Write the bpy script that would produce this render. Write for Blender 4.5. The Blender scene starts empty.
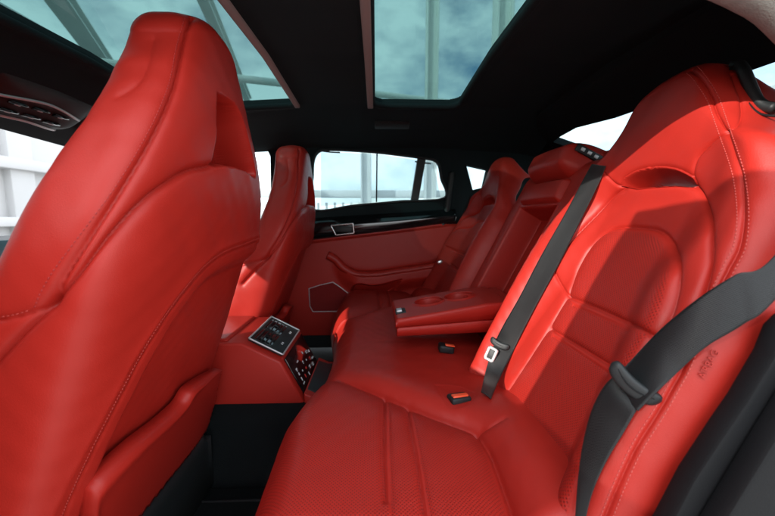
import bpy, bmesh, math, random
import numpy as np
from mathutils import Vector, Matrix
from mathutils.bvhtree import BVHTree
random.seed(4); np.random.seed(4)
S = bpy.context.scene
C = S.collection
R = math.radians

# ------------------------------------------------------------------ camera
CAM = np.array([0.0, -1.02, 0.70]); YAW, PITCH, FPX = R(1.9), R(-6.8), 344.0
cd = bpy.data.cameras.new('camera'); cam = bpy.data.objects.new('camera', cd); C.objects.link(cam)
cam.location = CAM; cam.rotation_euler = (R(90) + PITCH, 0, -YAW)
cd.sensor_width = 36; cd.lens = 36 * FPX / 775; cd.clip_start = 0.02; cd.clip_end = 2000
cd.dof.use_dof = True; cd.dof.focus_distance = 0.72; cd.dof.aperture_fstop = 5.0
S.camera = cam

# ------------------------------------------------------------------ sky, sun, exposure
SUN_D = Vector((1.2, 1.0, -0.70)).normalized()          # direction the sunlight travels
elev = math.asin(-SUN_D.z); az = math.atan2(-SUN_D.x, -SUN_D.y)
w = bpy.data.worlds.new('World'); S.world = w; w.use_nodes = True
nt = w.node_tree; bg = nt.nodes['Background']
sky = nt.nodes.new('ShaderNodeTexSky'); sky.sky_type = 'NISHITA'; sky.sun_disc = False
sky.sun_elevation = elev; sky.sun_rotation = az
tc = nt.nodes.new('ShaderNodeTexCoord'); mp = nt.nodes.new('ShaderNodeMapping'); mp.inputs['Scale'].default_value = (1.6, 1.6, 3.2)
nz = nt.nodes.new('ShaderNodeTexNoise'); nz.inputs['Scale'].default_value = 2.3; nz.inputs['Detail'].default_value = 7; nz.inputs['Roughness'].default_value = .6
rp = nt.nodes.new('ShaderNodeValToRGB'); rp.color_ramp.elements[0].position = .30; rp.color_ramp.elements[1].position = .58
mx = nt.nodes.new('ShaderNodeMixRGB'); mx.inputs['Color2'].default_value = (8.2, 8.5, 8.8, 1)
nt.links.new(tc.outputs['Generated'], mp.inputs['Vector']); nt.links.new(mp.outputs['Vector'], nz.inputs['Vector'])
nt.links.new(nz.outputs['Fac'], rp.inputs['Fac']); nt.links.new(rp.outputs['Color'], mx.inputs['Fac'])
nt.links.new(sky.outputs['Color'], mx.inputs['Color1']); nt.links.new(mx.outputs['Color'], bg.inputs['Color'])
bg.inputs['Strength'].default_value = 0.15
sl = bpy.data.lights.new('sun', 'SUN'); sl.energy = 2.0; sl.angle = R(.5); sl.color = (1, .95, .88)
sun = bpy.data.objects.new('sun', sl); C.objects.link(sun); sun.rotation_euler = SUN_D.to_track_quat('-Z', 'Y').to_euler()
S.view_settings.view_transform = 'Standard'; S.view_settings.look = 'None'; S.view_settings.gamma = 1
S.view_settings.exposure = 1.66
S.cycles.use_denoising = True
S.cycles.max_bounces = 10; S.cycles.transparent_max_bounces = 16

# ------------------------------------------------------------------ tracing helpers (photo pixels -> rays)
_f = np.array([math.sin(YAW) * math.cos(PITCH), math.cos(YAW) * math.cos(PITCH), math.sin(PITCH)])
_r = np.array([math.cos(YAW), -math.sin(YAW), 0.0]); _u = np.cross(_r, _f)
def ray(px, py): return _f + _r * ((px - 387.5) / FPX) + _u * ((258 - py) / FPX)
def at(px, py, y=None, x=None, z=None):
    d = ray(px, py)
    t = (y - CAM[1]) / d[1] if y is not None else (x - CAM[0]) / d[0] if x is not None else (z - CAM[2]) / d[2]
    return CAM + d * t
def spline(pts, step=2.0, closed=False):
    P = np.array(pts, float); n = len(P); out = []
    if n == 2:
        k = max(2, int(np.linalg.norm(P[1] - P[0]) / step)); return P[0] + (P[1] - P[0]) * np.linspace(0, 1, k + 1)[:, None]
    for i in range(n if closed else n - 1):
        a = P[(i - 1) % n] if (closed or i > 0) else 2 * P[0] - P[1]; b = P[i]; c = P[(i + 1) % n]
        d = P[(i + 2) % n] if (closed or i + 2 < n) else 2 * P[-1] - P[-2]
        k = max(2, int(np.linalg.norm(c - b) / step)); t = (np.arange(k) / k)[:, None]
        out.append(.5 * (2 * b + (c - a) * t + (2 * a - 5 * b + 4 * c - d) * t**2 + (3 * b - a - 3 * c + d) * t**3))
    out = np.vstack(out)
    return out if closed else np.vstack([out, P[-1:]])
def resample(P, ds):
    L = np.concatenate([[0], np.cumsum(np.linalg.norm(np.diff(P, axis=0), axis=1))])
    n = max(2, int(L[-1] / ds)); s = np.linspace(0, L[-1], n + 1)
    return np.stack([np.interp(s, L, P[:, k]) for k in range(P.shape[1])], 1)
def lut(xs, ys, sm=0.0):
    xs = np.array(xs, float); ys = np.array(ys, float); g = np.linspace(xs[0], xs[-1], 800); v = np.interp(g, xs, ys)
    if sm > 0:
        k = max(1, int(sm / (g[1] - g[0]))); ker = np.hanning(2 * k + 3); ker /= ker.sum()
        v = np.convolve(np.pad(v, k + 1, 'reflect', reflect_type='odd'), ker, 'valid')
    return lambda q: np.interp(q, g, v)
def sstep(a, b, x):
    t = np.clip((x - a) / (b - a), 0, 1); return t * t * (3 - 2 * t)
def pdist(V, P, reach=.08):
    lo, hi = P.min(0) - reach, P.max(0) + reach
    D = np.full(len(V), 9.0); I = np.where(((V >= lo) & (V <= hi)).all(1))[0]
    if len(I) == 0: return D
    Q = V[I]; best = np.full(len(I), 9.0)
    for a, b in zip(P[:-1], P[1:]):
        ab = b - a; L = ab @ ab
        if L < 1e-14: continue
        t = np.clip((Q - a) @ ab / L, 0, 1); best = np.minimum(best, np.linalg.norm(Q - (a + t[:, None] * ab), axis=1))
    D[I] = best; return D
def inpoly(X, Y, poly):
    poly = np.array(poly, float); c = np.zeros(X.shape, bool); n = len(poly)
    for i in range(n):
        x1, y1 = poly[i]; x2, y2 = poly[(i + 1) % n]
        if y1 == y2: continue
        c ^= ((y1 > Y) != (y2 > Y)) & (X < (x2 - x1) * (Y - y1) / (y2 - y1) + x1)
    return c

# ------------------------------------------------------------------ materials
def mat(name, col, rough=.5, metal=0, spec=.5, bump=None, var=0, varscale=6, coat=0):
    m = bpy.data.materials.new(name); m.use_nodes = True; n = m.node_tree; b = n.nodes['Principled BSDF']
    b.inputs['Base Color'].default_value = (*col, 1); b.inputs['Roughness'].default_value = rough; b.inputs['Metallic'].default_value = metal
    b.inputs['Specular IOR Level'].default_value = spec; b.inputs['Coat Weight'].default_value = coat
    t = n.nodes.new('ShaderNodeTexCoord')
    if var:
        z = n.nodes.new('ShaderNodeTexNoise'); z.inputs['Scale'].default_value = varscale; z.inputs['Detail'].default_value = 6
        h = n.nodes.new('ShaderNodeMixRGB'); h.inputs[1].default_value = (*[c * (1 - var) for c in col], 1); h.inputs[2].default_value = (*[min(1, c * (1 + var)) for c in col], 1)
        n.links.new(t.outputs['Object'], z.inputs['Vector']); n.links.new(z.outputs['Fac'], h.inputs[0]); n.links.new(h.outputs[0], b.inputs['Base Color'])
        rr = n.nodes.new('ShaderNodeMapRange'); rr.inputs['To Min'].default_value = rough - .07; rr.inputs['To Max'].default_value = rough + .07
        n.links.new(z.outputs['Fac'], rr.inputs['Value']); n.links.new(rr.outputs[0], b.inputs['Roughness'])
    if bump:
        sc, st, kind = bump
        v = n.nodes.new('ShaderNodeTexVoronoi' if kind == 'v' else 'ShaderNodeTexNoise'); v.inputs['Scale'].default_value = sc
        n.links.new(t.outputs['Object'], v.inputs['Vector'])
        bp = n.nodes.new('ShaderNodeBump'); bp.inputs['Strength'].default_value = st; bp.inputs['Distance'].default_value = .001
        n.links.new(v.outputs[0], bp.inputs['Height']); n.links.new(bp.outputs[0], b.inputs['Normal'])
    return m
RED = (.385, .0195, .0125)
leather = mat('red_leather', RED, .43, 0, .32, (1050, .16, 'v'), .07, 5)
def perforated():
    m = leather.copy(); m.name = 'red_leather_perforated'; n = m.node_tree; b = n.nodes['Principled BSDF']
    uv = n.nodes.new('ShaderNodeUVMap'); uv.uv_map = 'surface'
    sep = n.nodes.new('ShaderNodeSeparateXYZ'); n.links.new(uv.outputs[0], sep.inputs[0])
    def M(op, a, b_=None):
        q = n.nodes.new('ShaderNodeMath'); q.operation = op
        for i, s in enumerate((a, b_)):
            if s is None: continue
            if isinstance(s, (int, float)): q.inputs[i].default_value = s
            else: n.links.new(s, q.inputs[i])
        return q.outputs[0]
    PS = 0.0053
    us = M('DIVIDE', M('ADD', sep.outputs[0], sep.outputs[1]), PS); vs = M('DIVIDE', M('SUBTRACT', sep.outputs[0], sep.outputs[1]), PS)
    fu = M('SUBTRACT', M('FRACT', us), .5); fv = M('SUBTRACT', M('FRACT', vs), .5)
    r = M('SQRT', M('ADD', M('MULTIPLY', fu, fu), M('MULTIPLY', fv, fv)))
    mr = n.nodes.new('ShaderNodeMapRange'); mr.interpolation_type = 'SMOOTHSTEP'
    mr.inputs['From Min'].default_value = .20; mr.inputs['From Max'].default_value = .33; mr.inputs['To Min'].default_value = 1; mr.inputs['To Max'].default_value = 0
    n.links.new(r, mr.inputs['Value'])
    a = n.nodes.new('ShaderNodeAttribute'); a.attribute_name = 'perf'
    f = M('MULTIPLY', mr.outputs[0], a.outputs['Fac'])
    mixc = n.nodes.new('ShaderNodeMixRGB'); mixc.inputs[2].default_value = (.06, .003, .003, 1)
    src = b.inputs['Base Color'].links[0].from_socket
    n.links.new(M('MULTIPLY', f, .70), mixc.inputs[0]); n.links.new(src, mixc.inputs[1]); n.links.new(mixc.outputs[0], b.inputs['Base Color'])
    old = b.inputs['Normal'].links[0].from_socket
    bp = n.nodes.new('ShaderNodeBump'); bp.inputs['Strength'].default_value = .55; bp.inputs['Distance'].default_value = .0008; bp.invert = True
    n.links.new(f, bp.inputs['Height']); n.links.new(old, bp.inputs['Normal']); n.links.new(bp.outputs[0], b.inputs['Normal'])
    return m
perf = perforated()
thread = mat('red_thread', (.36, .03, .028), .6)
thread_light = mat('pink_thread', (.50, .075, .062), .6)
lining = mat('black_suede', (.0105, .0170, .0185), .92, 0, .2, (260, .35, 'n'), .25, 8)
carpet = mat('black_carpet', (.005, .0068, .0075), .95, 0, .15, (420, .8, 'n'), .35, 20)
blackp = mat('black_plastic', (.012, .015, .016), .5, 0, .4, (600, .2, 'n'))
greyp = mat('dark_grey_plastic', (.0050, .0054, .0064), .6, 0, .2, (900, .35, 'n'), .15, 9)
gloss = mat('piano_black', (.006, .008, .009), .08, 0, .5, coat=.5)
chrome = mat('satin_metal', (.62, .62, .62), .25, 1)
silver = mat('silver_paint', (.60, .61, .62), .38, .5)
beige = mat('grey_fabric_trim', (.215, .225, .205), .9, 0, .2, (500, .9, 'n'), .3, 90)
rosew = mat('pinkish_grey_blind', (.30, .25, .235), .8, 0, .2, (300, .3, 'n'))
well_shade = mat('dark_red_shade', (.035, .004, .004), .7)  # shade inside the cup wells, painted as a dark red
orange = mat('orange_red_button', (.85, .10, .035), .35)
red_mark = mat('red_symbol', (.7, .04, .03), .5)
white_mark = mat('white_symbol', (.75, .77, .78), .5)
teal_dash = mat('teal_screen', (.06, .13, .15), .3)
concrete = mat('pale_concrete', (.42, .41, .39), .9, 0, .3, (3, .2, 'n'), .12, 1.2)
whitep = mat('white_painted_steel', (.72, .74, .72), .5, 0, .4, None, .05, .7)
wallw = mat('white_render', (.50, .50, .50), .85, 0, .3, None, .05, .4)
def webmat():
    m = mat('black_webbing', (.0058, .0068, .0075), .42, 0, .40); n = m.node_tree; b = n.nodes['Principled BSDF']
    uv = n.nodes.new('ShaderNodeUVMap'); uv.uv_map = 'surface'
    wv = n.nodes.new('ShaderNodeTexWave'); wv.inputs['Scale'].default_value = 330; wv.bands_direction = 'DIAGONAL'; wv.inputs['Distortion'].default_value = .6
    n.links.new(uv.outputs[0], wv.inputs['Vector'])
    bp = n.nodes.new('ShaderNodeBump'); bp.inputs['Strength'].default_value = .6; bp.inputs['Distance'].default_value = .0006
    n.links.new(wv.outputs['Fac'], bp.inputs['Height']); n.links.new(bp.outputs[0], b.inputs['Normal'])
    b.inputs['Sheen Weight'].default_value = .06; b.inputs['Sheen Roughness'].default_value = .4
    return m
webbing = webmat()
def glassmat(name, tint, gl=.06):
    m = bpy.data.materials.new(name); m.use_nodes = True; n = m.node_tree; n.nodes.remove(n.nodes['Principled BSDF'])
    t = n.nodes.new('ShaderNodeBsdfTransparent'); t.inputs[0].default_value = (*tint, 1)
    g = n.nodes.new('ShaderNodeBsdfGlossy'); g.inputs['Roughness'].default_value = .02
    fr = n.nodes.new('ShaderNodeLayerWeight'); fr.inputs[0].default_value = .5; pw = n.nodes.new('ShaderNodeMath'); pw.operation = 'POWER'; pw.inputs[1].default_value = 5
    n.links.new(fr.outputs['Facing'], pw.inputs[0])
    k = n.nodes.new('ShaderNodeMath'); k.operation = 'MULTIPLY_ADD'; k.inputs[1].default_value = gl * 8; k.inputs[2].default_value = gl * .5
    x = n.nodes.new('ShaderNodeMixShader'); n.links.new(pw.outputs[0], k.inputs[0]); n.links.new(k.outputs[0], x.inputs[0])
    n.links.new(t.outputs[0], x.inputs[1]); n.links.new(g.outputs[0], x.inputs[2]); n.links.new(x.outputs[0], n.nodes['Material Output'].inputs[0])
    return m
rearglass = glassmat('tinted_rear_glass', (.58, .65, .66), .02)
roofglass = glassmat('tinted_roof_glass', (.27, .375, .37), .02)
sideglass = glassmat('clear_side_glass', (.90, .95, .95), .03)
def meshblind():
    m = bpy.data.materials.new('grey_blind_mesh'); m.use_nodes = True; n = m.node_tree; b = n.nodes['Principled BSDF']
    b.inputs['Base Color'].default_value = (.05, .055, .06, 1); b.inputs['Roughness'].default_value = .8
    t = n.nodes.new('ShaderNodeBsdfTransparent'); t.inputs[0].default_value = (.93, .97, 1, 1); x = n.nodes.new('ShaderNodeMixShader'); x.inputs[0].default_value = .16
    n.links.new(t.outputs[0], x.inputs[1]); n.links.new(b.outputs[0], x.inputs[2]); n.links.new(x.outputs[0], n.nodes['Material Output'].inputs[0])
    return m
blindm = meshblind()

# ------------------------------------------------------------------ object helpers
def props(o, label=None, cat=None, group=None, kind=None):
    for k, v in (('label', label), ('category', cat), ('group', group), ('kind', kind)):
        if v: o[k] = v
    return o
def thing(name, label, cat, loc=(0, 0, 0), group=None):
    o = bpy.data.objects.new(name, None); C.objects.link(o); o.location = loc; o.empty_display_size = .05
    return props(o, label, cat, group)
def world_loc(p):
    v = Vector((0, 0, 0))
    while p is not None: v += p.location; p = p.parent
    return v
def build(name, V, F, m, parent=None, smooth=True, uv=None, attr=None, sharp=None):
    me = bpy.data.meshes.new(name); V = np.asarray(V, float)
    if parent is not None: V = V - np.array(world_loc(parent))
    me.from_pydata(V.tolist(), [], F if isinstance(F, list) else F.tolist())
    me.update()
    if smooth: me.shade_smooth()
    if sharp: me.set_sharp_from_angle(angle=R(sharp))
    if uv is not None:
        l = me.uv_layers.new(name='surface'); idx = np.zeros(len(me.loops), int); me.loops.foreach_get('vertex_index', idx)
        l.data.foreach_set('uv', np.asarray(uv, float)[idx].ravel())
    if attr is not None:
        a = me.attributes.new('perf', 'FLOAT', 'POINT'); a.data.foreach_set('value', np.asarray(attr, float))
    for q in (m if isinstance(m, (list, tuple)) else [m]): me.materials.append(q)
    o = bpy.data.objects.new(name, me); C.objects.link(o)
    if parent is not None: o.parent = parent
    return o
def bm_build(name, bm, m, parent=None, smooth=True, sharp=35):
    bmesh.ops.recalc_face_normals(bm, faces=bm.faces)
    V = [v.co[:] for v in bm.verts]; bm.verts.index_update(); F = [[v.index for v in f.verts] for f in bm.faces]; bm.free()
    return build(name, V, F, m, parent, smooth, sharp=sharp)
def add_box(bm, c, s, rot=None, bev=0, seg=2):
    M = Matrix.Translation(Vector(c)) @ (rot.to_4x4() if rot else Matrix.Identity(4)) @ Matrix.Diagonal((*s, 1))
    r = bmesh.ops.create_cube(bm, size=1, matrix=M)
    if bev:
        ed = list({e for v in r['verts'] for e in v.link_edges}); bmesh.ops.bevel(bm, geom=ed, offset=bev, segments=seg, affect='EDGES', profile=.5)
def add_prism(bm, prof, a0, a1, axis='y', bev=0, seg=2):
    """profile polygon extruded along an axis; the profile is (x,z) for y, (x,y) for z, (y,z) for x"""
    def mk(p, a): return {'y': (p[0], a, p[1]), 'z': (p[0], p[1], a), 'x': (a, p[0], p[1])}[axis]
    A = [bm.verts.new(mk(p, a0)) for p in prof]; B = [bm.verts.new(mk(p, a1)) for p in prof]; n = len(prof); fs = []
    fs.append(bm.faces.new(A)); fs.append(bm.faces.new(B[::-1]))
    for i in range(n): fs.append(bm.faces.new((A[i], B[i], B[(i + 1) % n], A[(i + 1) % n])))
    if bev:
        bmesh.ops.recalc_face_normals(bm, faces=fs)
        ed = list({e for f in fs for e in f.edges if e.calc_face_angle(0) > .5}); bmesh.ops.bevel(bm, geom=ed, offset=bev, segments=seg, affect='EDGES', profile=.5)
def tube_vf(P, rad, n=8):
    P = np.array(P, float); m = len(P); V = []; F = []
    T = np.gradient(P, axis=0); T /= np.linalg.norm(T, axis=1)[:, None] + 1e-12
    up = np.array([0, 0, 1.0]) if abs(T[0][2]) < .9 else np.array([1.0, 0, 0])
    for i in range(m):
        a = np.cross(T[i], up); a /= np.linalg.norm(a) + 1e-12; b = np.cross(a, T[i]); up = b
        r = rad[i] if hasattr(rad, '__len__') else rad
        for k in range(n):
            q = 2 * math.pi * k / n; V.append(P[i] + r * (a * math.cos(q) + b * math.sin(q)))
    for i in range(m - 1):
        for k in range(n): F.append([i * n + k, i * n + (k + 1) % n, (i + 1) * n + (k + 1) % n, (i + 1) * n + k])
    F.append(list(range(n))[::-1]); F.append([(m - 1) * n + k for k in range(n)])
    return V, F
def tube(name, P, rad, m, parent=None, n=8):
    V, F = tube_vf(P, rad, n); return build(name, V, F, m, parent)
def normals(P, closed=False):
    du = (np.roll(P, -1, 0) - np.roll(P, 1, 0)) if closed else np.gradient(P, axis=0)
    dv = np.gradient(P, axis=1); n = np.cross(du, dv); return n / (np.linalg.norm(n, axis=2, keepdims=True) + 1e-12)
def grid_faces(nu, nv, closed=False, off=0, flip=False):
    i = np.arange(nu if closed else nu - 1)[:, None]; j = np.arange(nv - 1)[None]; i2 = (i + 1) % nu
    f = np.stack([i * nv + j, i2 * nv + j, i2 * nv + j + 1, i * nv + j + 1], -1).reshape(-1, 4) + off
    return f[:, ::-1] if flip else f
def bvh_of(V, F): return BVHTree.FromPolygons([tuple(v) for v in V], [tuple(f) for f in F])
def cast(bvh, pts):
    out = []; nn = []
    for px, py in pts:
        d = Vector(ray(px, py)).normalized(); h, n, i, t = bvh.ray_cast(Vector(CAM), d)
        if h is None: continue
        if n.dot(d) > 0: n = -n
        out.append(h[:]); nn.append(n[:])
    return np.array(out), np.array(nn)
def trace(bvh, pts, step=2.0):
    P, N = cast(bvh, spline(pts, step)); return P
def sheet(P, B, flip=False, mask=None):
    """closed padded body: front grid P, back grid B, rim bridged; cells with mask False are left out (a real hole)"""
    nu, nv = P.shape[:2]; K = nu * nv
    f = grid_faces(nu, nv, flip=flip).reshape(nu - 1, nv - 1, 4)
    m = np.ones((nu - 1, nv - 1), bool) if mask is None else mask
    F = [f[m], f[m][:, ::-1] + K]; mm = np.pad(m, 1)
    q = []
    idx = np.arange(K).reshape(nu, nv)
    def edge(a, b):
        a, b = (b, a) if flip else (a, b); q.append(np.stack([b, a, a + K, b + K], -1).reshape(-1, 4))
    L = m & ~mm[:-2, 1:-1]; ii, jj = np.where(L); edge(idx[ii, jj + 1], idx[ii, jj])
    L = m & ~mm[2:, 1:-1]; ii, jj = np.where(L); edge(idx[ii + 1, jj], idx[ii + 1, jj + 1])
    L = m & ~mm[1:-1, :-2]; ii, jj = np.where(L); edge(idx[ii, jj], idx[ii + 1, jj])
    L = m & ~mm[1:-1, 2:]; ii, jj = np.where(L); edge(idx[ii + 1, jj + 1], idx[ii, jj + 1])
    V = np.vstack([P.reshape(-1, 3), B.reshape(-1, 3)])
    return V, np.vstack(F + q)
def dashes(P, N, ln=.0028, wd=.0009, gap=.0046, lift=.0003):
    """row of thread stitches along a line on a surface"""
    V = []; F = []
    if len(P) < 3: return V, F
    L = np.concatenate([[0], np.cumsum(np.linalg.norm(np.diff(P, axis=0), axis=1))]); s = np.arange(gap, L[-1] - gap, gap)
    for a in s:
        c = np.array([np.interp(a, L, P[:, k]) for k in range(3)]); c2 = np.array([np.interp(a + ln / 2, L, P[:, k]) for k in range(3)])
        n = np.array([np.interp(a, L, N[:, k]) for k in range(3)]); n /= np.linalg.norm(n) + 1e-9
        t = c2 - c; t /= np.linalg.norm(t) + 1e-9; b = np.cross(n, t); o = len(V); c = c + n * lift
        for e, sc in ((-.5, .35), (-.3, 1), (.3, 1), (.5, .35)):
            for q in range(6):
                g = 2 * math.pi * q / 6; V.append(c + t * ln * e + b * wd * .5 * sc * math.cos(g) + n * wd * .5 * sc * math.sin(g) * .8)
        for k in range(3):
            for q in range(6): F.append([o + k * 6 + q, o + k * 6 + (q + 1) % 6, o + k * 6 + 6 + (q + 1) % 6, o + k * 6 + 6 + q])
        F.append([o + 5 - q for q in range(6)]); F.append([o + 18 + q for q in range(6)])
    return V, F
def offset_px(pts, d, step=2.0):
    P = spline(pts, step); T = np.gradient(P, axis=0); T /= np.linalg.norm(T, axis=1)[:, None] + 1e-9
    return P + np.stack([-T[:, 1], T[:, 0]], 1) * d
def stitch_obj(name, bvh, lines, m, parent, **kw):
    for px in lines:
        P, N = cast(bvh, px)
        if len(P) < 4: continue
        V, F = dashes(P, N, **kw)
        if V: build(name, V, F, m, parent)
def copy_tree(o, parent=None):
    c = o.copy(); C.objects.link(c)
    if parent is not None: c.parent = parent
    for ch in list(o.children): copy_tree(ch, c)
    return c
def txt(name, body, size, m, parent, loc, rot, ext=.0004):
    cu = bpy.data.curves.new(name, 'FONT'); cu.body = body; cu.size = size; cu.extrude = ext; cu.align_x = 'CENTER'; cu.align_y = 'CENTER'
    cu.materials.append(m); o = bpy.data.objects.new(name, cu); C.objects.link(o); o.parent = parent
    o.location = Vector(loc) - world_loc(parent); o.rotation_euler = rot; return o
def plate(name, poly, y0, y1, m, parent=None, hole=None, bev=0):
    """flat panel in the xz plane with thickness, optionally with openings"""
    bm = bmesh.new()
    def ring(pts, y): return [bm.verts.new((p[0], y, p[1])) for p in pts]
    loops = [poly] + (hole or [])
    for y in (y0, y1):
        es = []
        for lp in loops:
            vs = ring(lp, y); es += [bm.edges.new((vs[i], vs[(i + 1) % len(vs)])) for i in range(len(vs))]
        bmesh.ops.triangle_fill(bm, edges=es, use_beauty=True)
    bm.verts.ensure_lookup_table()
    n = sum(len(l) for l in loops); o = 0
    for lp in loops:
        k = len(lp)
        for i in range(k):
            a, b = o + i, o + (i + 1) % k
            bm.faces.new((bm.verts[a], bm.verts[b], bm.verts[b + n], bm.verts[a + n]))
        o += k
    return bm_build(name, bm, m, parent, smooth=True, sharp=30)
def xz(pts, y): return [(lambda p: (p[0], p[2]))(at(px, py, y=y)) for px, py in pts]

# ================================================================== OUTSIDE: ground, pale building, steel columns and rails
def quad_obj(name, pts, m, parent=None): return build(name, np.array(pts), [[0, 1, 2, 3]], m, parent, smooth=False)
props(quad_obj('ground', [(-150, -150, -.32), (150, -150, -.32), (150, 150, -.32), (-150, 150, -.32)], concrete), kind='structure')

def column(x, y, wd, h, label):
    t = thing('steel_column', label, 'column', (x, y, -.32), 'pale columns outside the far windows')
    bm = bmesh.new()
    add_box(bm, (x, y, h / 2 - .32), (wd, wd * .12, h), bev=.01)
    for s in (-1, 1): add_box(bm, (x + s * wd * .42, y, h / 2 - .32), (wd * .14, wd * .9, h), bev=.01)
    bm_build('shaft', bm, whitep, t)
    bm = bmesh.new(); add_box(bm, (x, y, -.30), (wd * 1.7, wd * 1.7, .04), bev=.008); bm_build('base_plate', bm, whitep, t)
for px, py, y, wd, lab in ((432, 50, 9.0, .34, 'pale steel column showing upright through the middle of the rear roof glass'),
                           (503, 20, 9.0, .48, 'wider pale steel column at the rear corner of the rear roof glass'),
                           (366, 172, 9.0, .30, 'white column standing behind the meshed rear door window')):
    p = at(px, py, y=y); column(p[0], y, wd, 16 if py < 100 else 6.2, lab)
def beam(name, a, b, wd, hh, label, cat, group=None):
    a, b = Vector(a), Vector(b); d = b - a; L = d.length; bm = bmesh.new()
    rot = d.to_track_quat('X', 'Z').to_matrix()
    for s in (-1, 1): add_box(bm, (a + b) / 2 + rot @ Vector((0, 0, s * hh * .42)), (L, wd, hh * .16), rot, bev=.01)
    add_box(bm, (a + b) / 2, (L, wd * .2, hh * .84), rot, bev=.01)
    t = bm_build(name, bm, whitep, None); return props(t, label, cat, group)
a, b = at(214, 20, z=5.0), at(232, 62, z=5.0); beam('canopy_beam', a - (b - a) * 1.5, b + (b - a) * 1.6, .22, .3, 'pale canopy beam overhead crossing the front roof glass near the pinkish blind edge', 'beam', 'canopy beams over the car')
a, b = at(64, 5, z=5.0), at(92, 45, z=5.0); beam('canopy_beam', a - (b - a) * 1.2, b + (b - a) * 2.2, .42, .3, 'wide pale canopy beam overhead above the black roof lamp unit', 'beam', 'canopy beams over the car')
a, b = at(60, 58, y=7.5), at(455, 103, y=12); d = (b - a) / np.linalg.norm(b - a)
props(tube('canopy_rail', [a - d * 4, a, b, b + d * 6], .10, whitep, None, 12), 'thin pale round rail running slantwise high beyond both roof glasses', 'rail')

# low white parapet with railing beyond the far door
t = thing('parapet_railing', 'white parapet with a thick top rail and thin bars beyond the far door window', 'railing', (0, 9.6, -.32))
z0, z1 = at(380, 205, y=9.6)[2], at(380, 194, y=9.6)[2]
bm = bmesh.new(); add_box(bm, (3, 9.6, z1), (18, .25, .22), bev=.03); bm_build('top_rail', bm, whitep, t)
bm = bmesh.new()
for k in range(60): add_box(bm, (-5 + k * .25, 9.62, (z1 - .32) / 2 - .16), (.07, .05, z1 + .32 - .2))
bm_build('bars', bm, whitep, t)
bm = bmesh.new(); add_box(bm, (3, 9.9, -.05), (18, .2, .9), bev=.02); bm_build('parapet', bm, wallw, t)
# pale building in front of the car
t = thing('pale_building', 'overexposed white building wall with stepped ledges beyond the windscreen', 'building', (-11, 4, -.32))
bm = bmesh.new(); add_box(bm, (-12.5, 6, 3.5), (1.2, 30, 8), bev=.05); bm_build('wall', bm, wallw, t)
bm = bmesh.new(); add_box(bm, (-11.80, 6, .55), (.55, 30, .3), bev=.03); add_box(bm, (-11.75, 6, 2.4), (.60, 30, .35), bev=.03); bm_build('ledge', bm, wallw, t)
for y in (2.2, 6.6, 11.0):
    bm = bmesh.new(); add_box(bm, (-11.8, y, 2.6), (.3, .8, 5.8), bev=.04); bm_build('pilaster', bm, wallw, t)
t = thing('pale_warehouse', 'white warehouse wall seen through the sloping rear window', 'building', (24, 0, -.32))
bm = bmesh.new(); add_box(bm, (24, 0, 4), (2, 50, 8.6), bev=.05); bm_build('wall', bm, wallw, t)
bm = bmesh.new(); add_box(bm, (22.8, 0, 6.2), (.5, 50, .5), bev=.04); bm_build('ledge', bm, wallw, t)

# ================================================================== CAR SHELL
props(quad_obj('floor', [(-1.7, -.80, .0), (.9, -.80, .0), (.9, .80, .0), (-1.7, .80, .0)], carpet), kind='structure')
# floor tunnel and carpeted rise
t = thing('floor_tunnel', 'black carpeted floor tunnel under the red console', 'tunnel', (-.5, 0, 0))
bm = bmesh.new(); add_prism(bm, [(-.20, 0), (-.16, .17), (-.12, .20), (.12, .20), (.16, .17), (.20, 0)], -1.5, .0, 'x', .015); bm_build('hump', bm, carpet, t)
t = thing('floor_mat', 'black carpet floor mat with a stitched edge behind the driver seat', 'mat', (-.2, -.45, 0))
bm = bmesh.new(); add_box(bm, (-.26, -.46, .012), (.46, .42, .018), bev=.008); bm_build('pile', bm, carpet, t)
P = resample(np.array([(-.48, -.665, .021), (-.48, -.255, .021), (-.035, -.255, .021), (-.035, -.665, .021), (-.48, -.665, .021)]), .02)
tube('edge_binding', P, .004, greyp, t, 6)

# ceiling: curved lining with two roof openings
roof_y = lut([-.8, -.68, -.6, -.5, -.38, 0, .38, .5, .6, .68, .8], [1.01, 1.05, 1.085, 1.11, 1.134, 1.15, 1.134, 1.11, 1.085, 1.05, 1.01], .03)
roof_x = lut([-1.3, -1.12, -.95, -.86, -.80, -.3, .3, .5, .72, .84, .95], [-.21, -.185, -.165, -.105, -.03, 0, 0, -.008, -.02, -.045, -.08], .03)
def roof(x, y): return roof_y(y) + roof_x(x)
def opening_mask(X, Y, x0, x1, y0, y1, r):
    qx = np.abs(X - (x0 + x1) / 2) - (x1 - x0) / 2 + r; qy = np.abs(Y - (y0 + y1) / 2) - (y1 - y0) / 2 + r
    return np.minimum(np.maximum(qx, qy), 0) + np.hypot(np.maximum(qx, 0), np.maximum(qy, 0)) - r      # signed distance
OP = {'front': (-.775, -.305, -.385, .385, .03), 'rear': (-.012, .325, -.385, .385, .05)}
xs = np.concatenate([np.linspace(-1.12, -.775, 60)[:-1], np.linspace(-.775, -.305, 90)[:-1], np.linspace(-.305, -.012, 60)[:-1], np.linspace(-.012, .325, 80)[:-1], np.linspace(.325, .80, 80)])
ys = np.concatenate([np.linspace(-.66, -.385, 56)[:-1], np.linspace(-.385, .385, 160)[:-1], np.linspace(.385, .735, 70)])
X, Y = np.meshgrid(xs, ys, indexing='ij')
Z = roof(X, Y)
D1 = opening_mask(X, Y, *OP['front']); D2 = opening_mask(X, Y, *OP['rear']); Dm = np.minimum(D1, D2)
Z = Z - .010 * np.exp(-(np.maximum(Dm, 0) / .02) ** 2)      # padded lip round the openings
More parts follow.
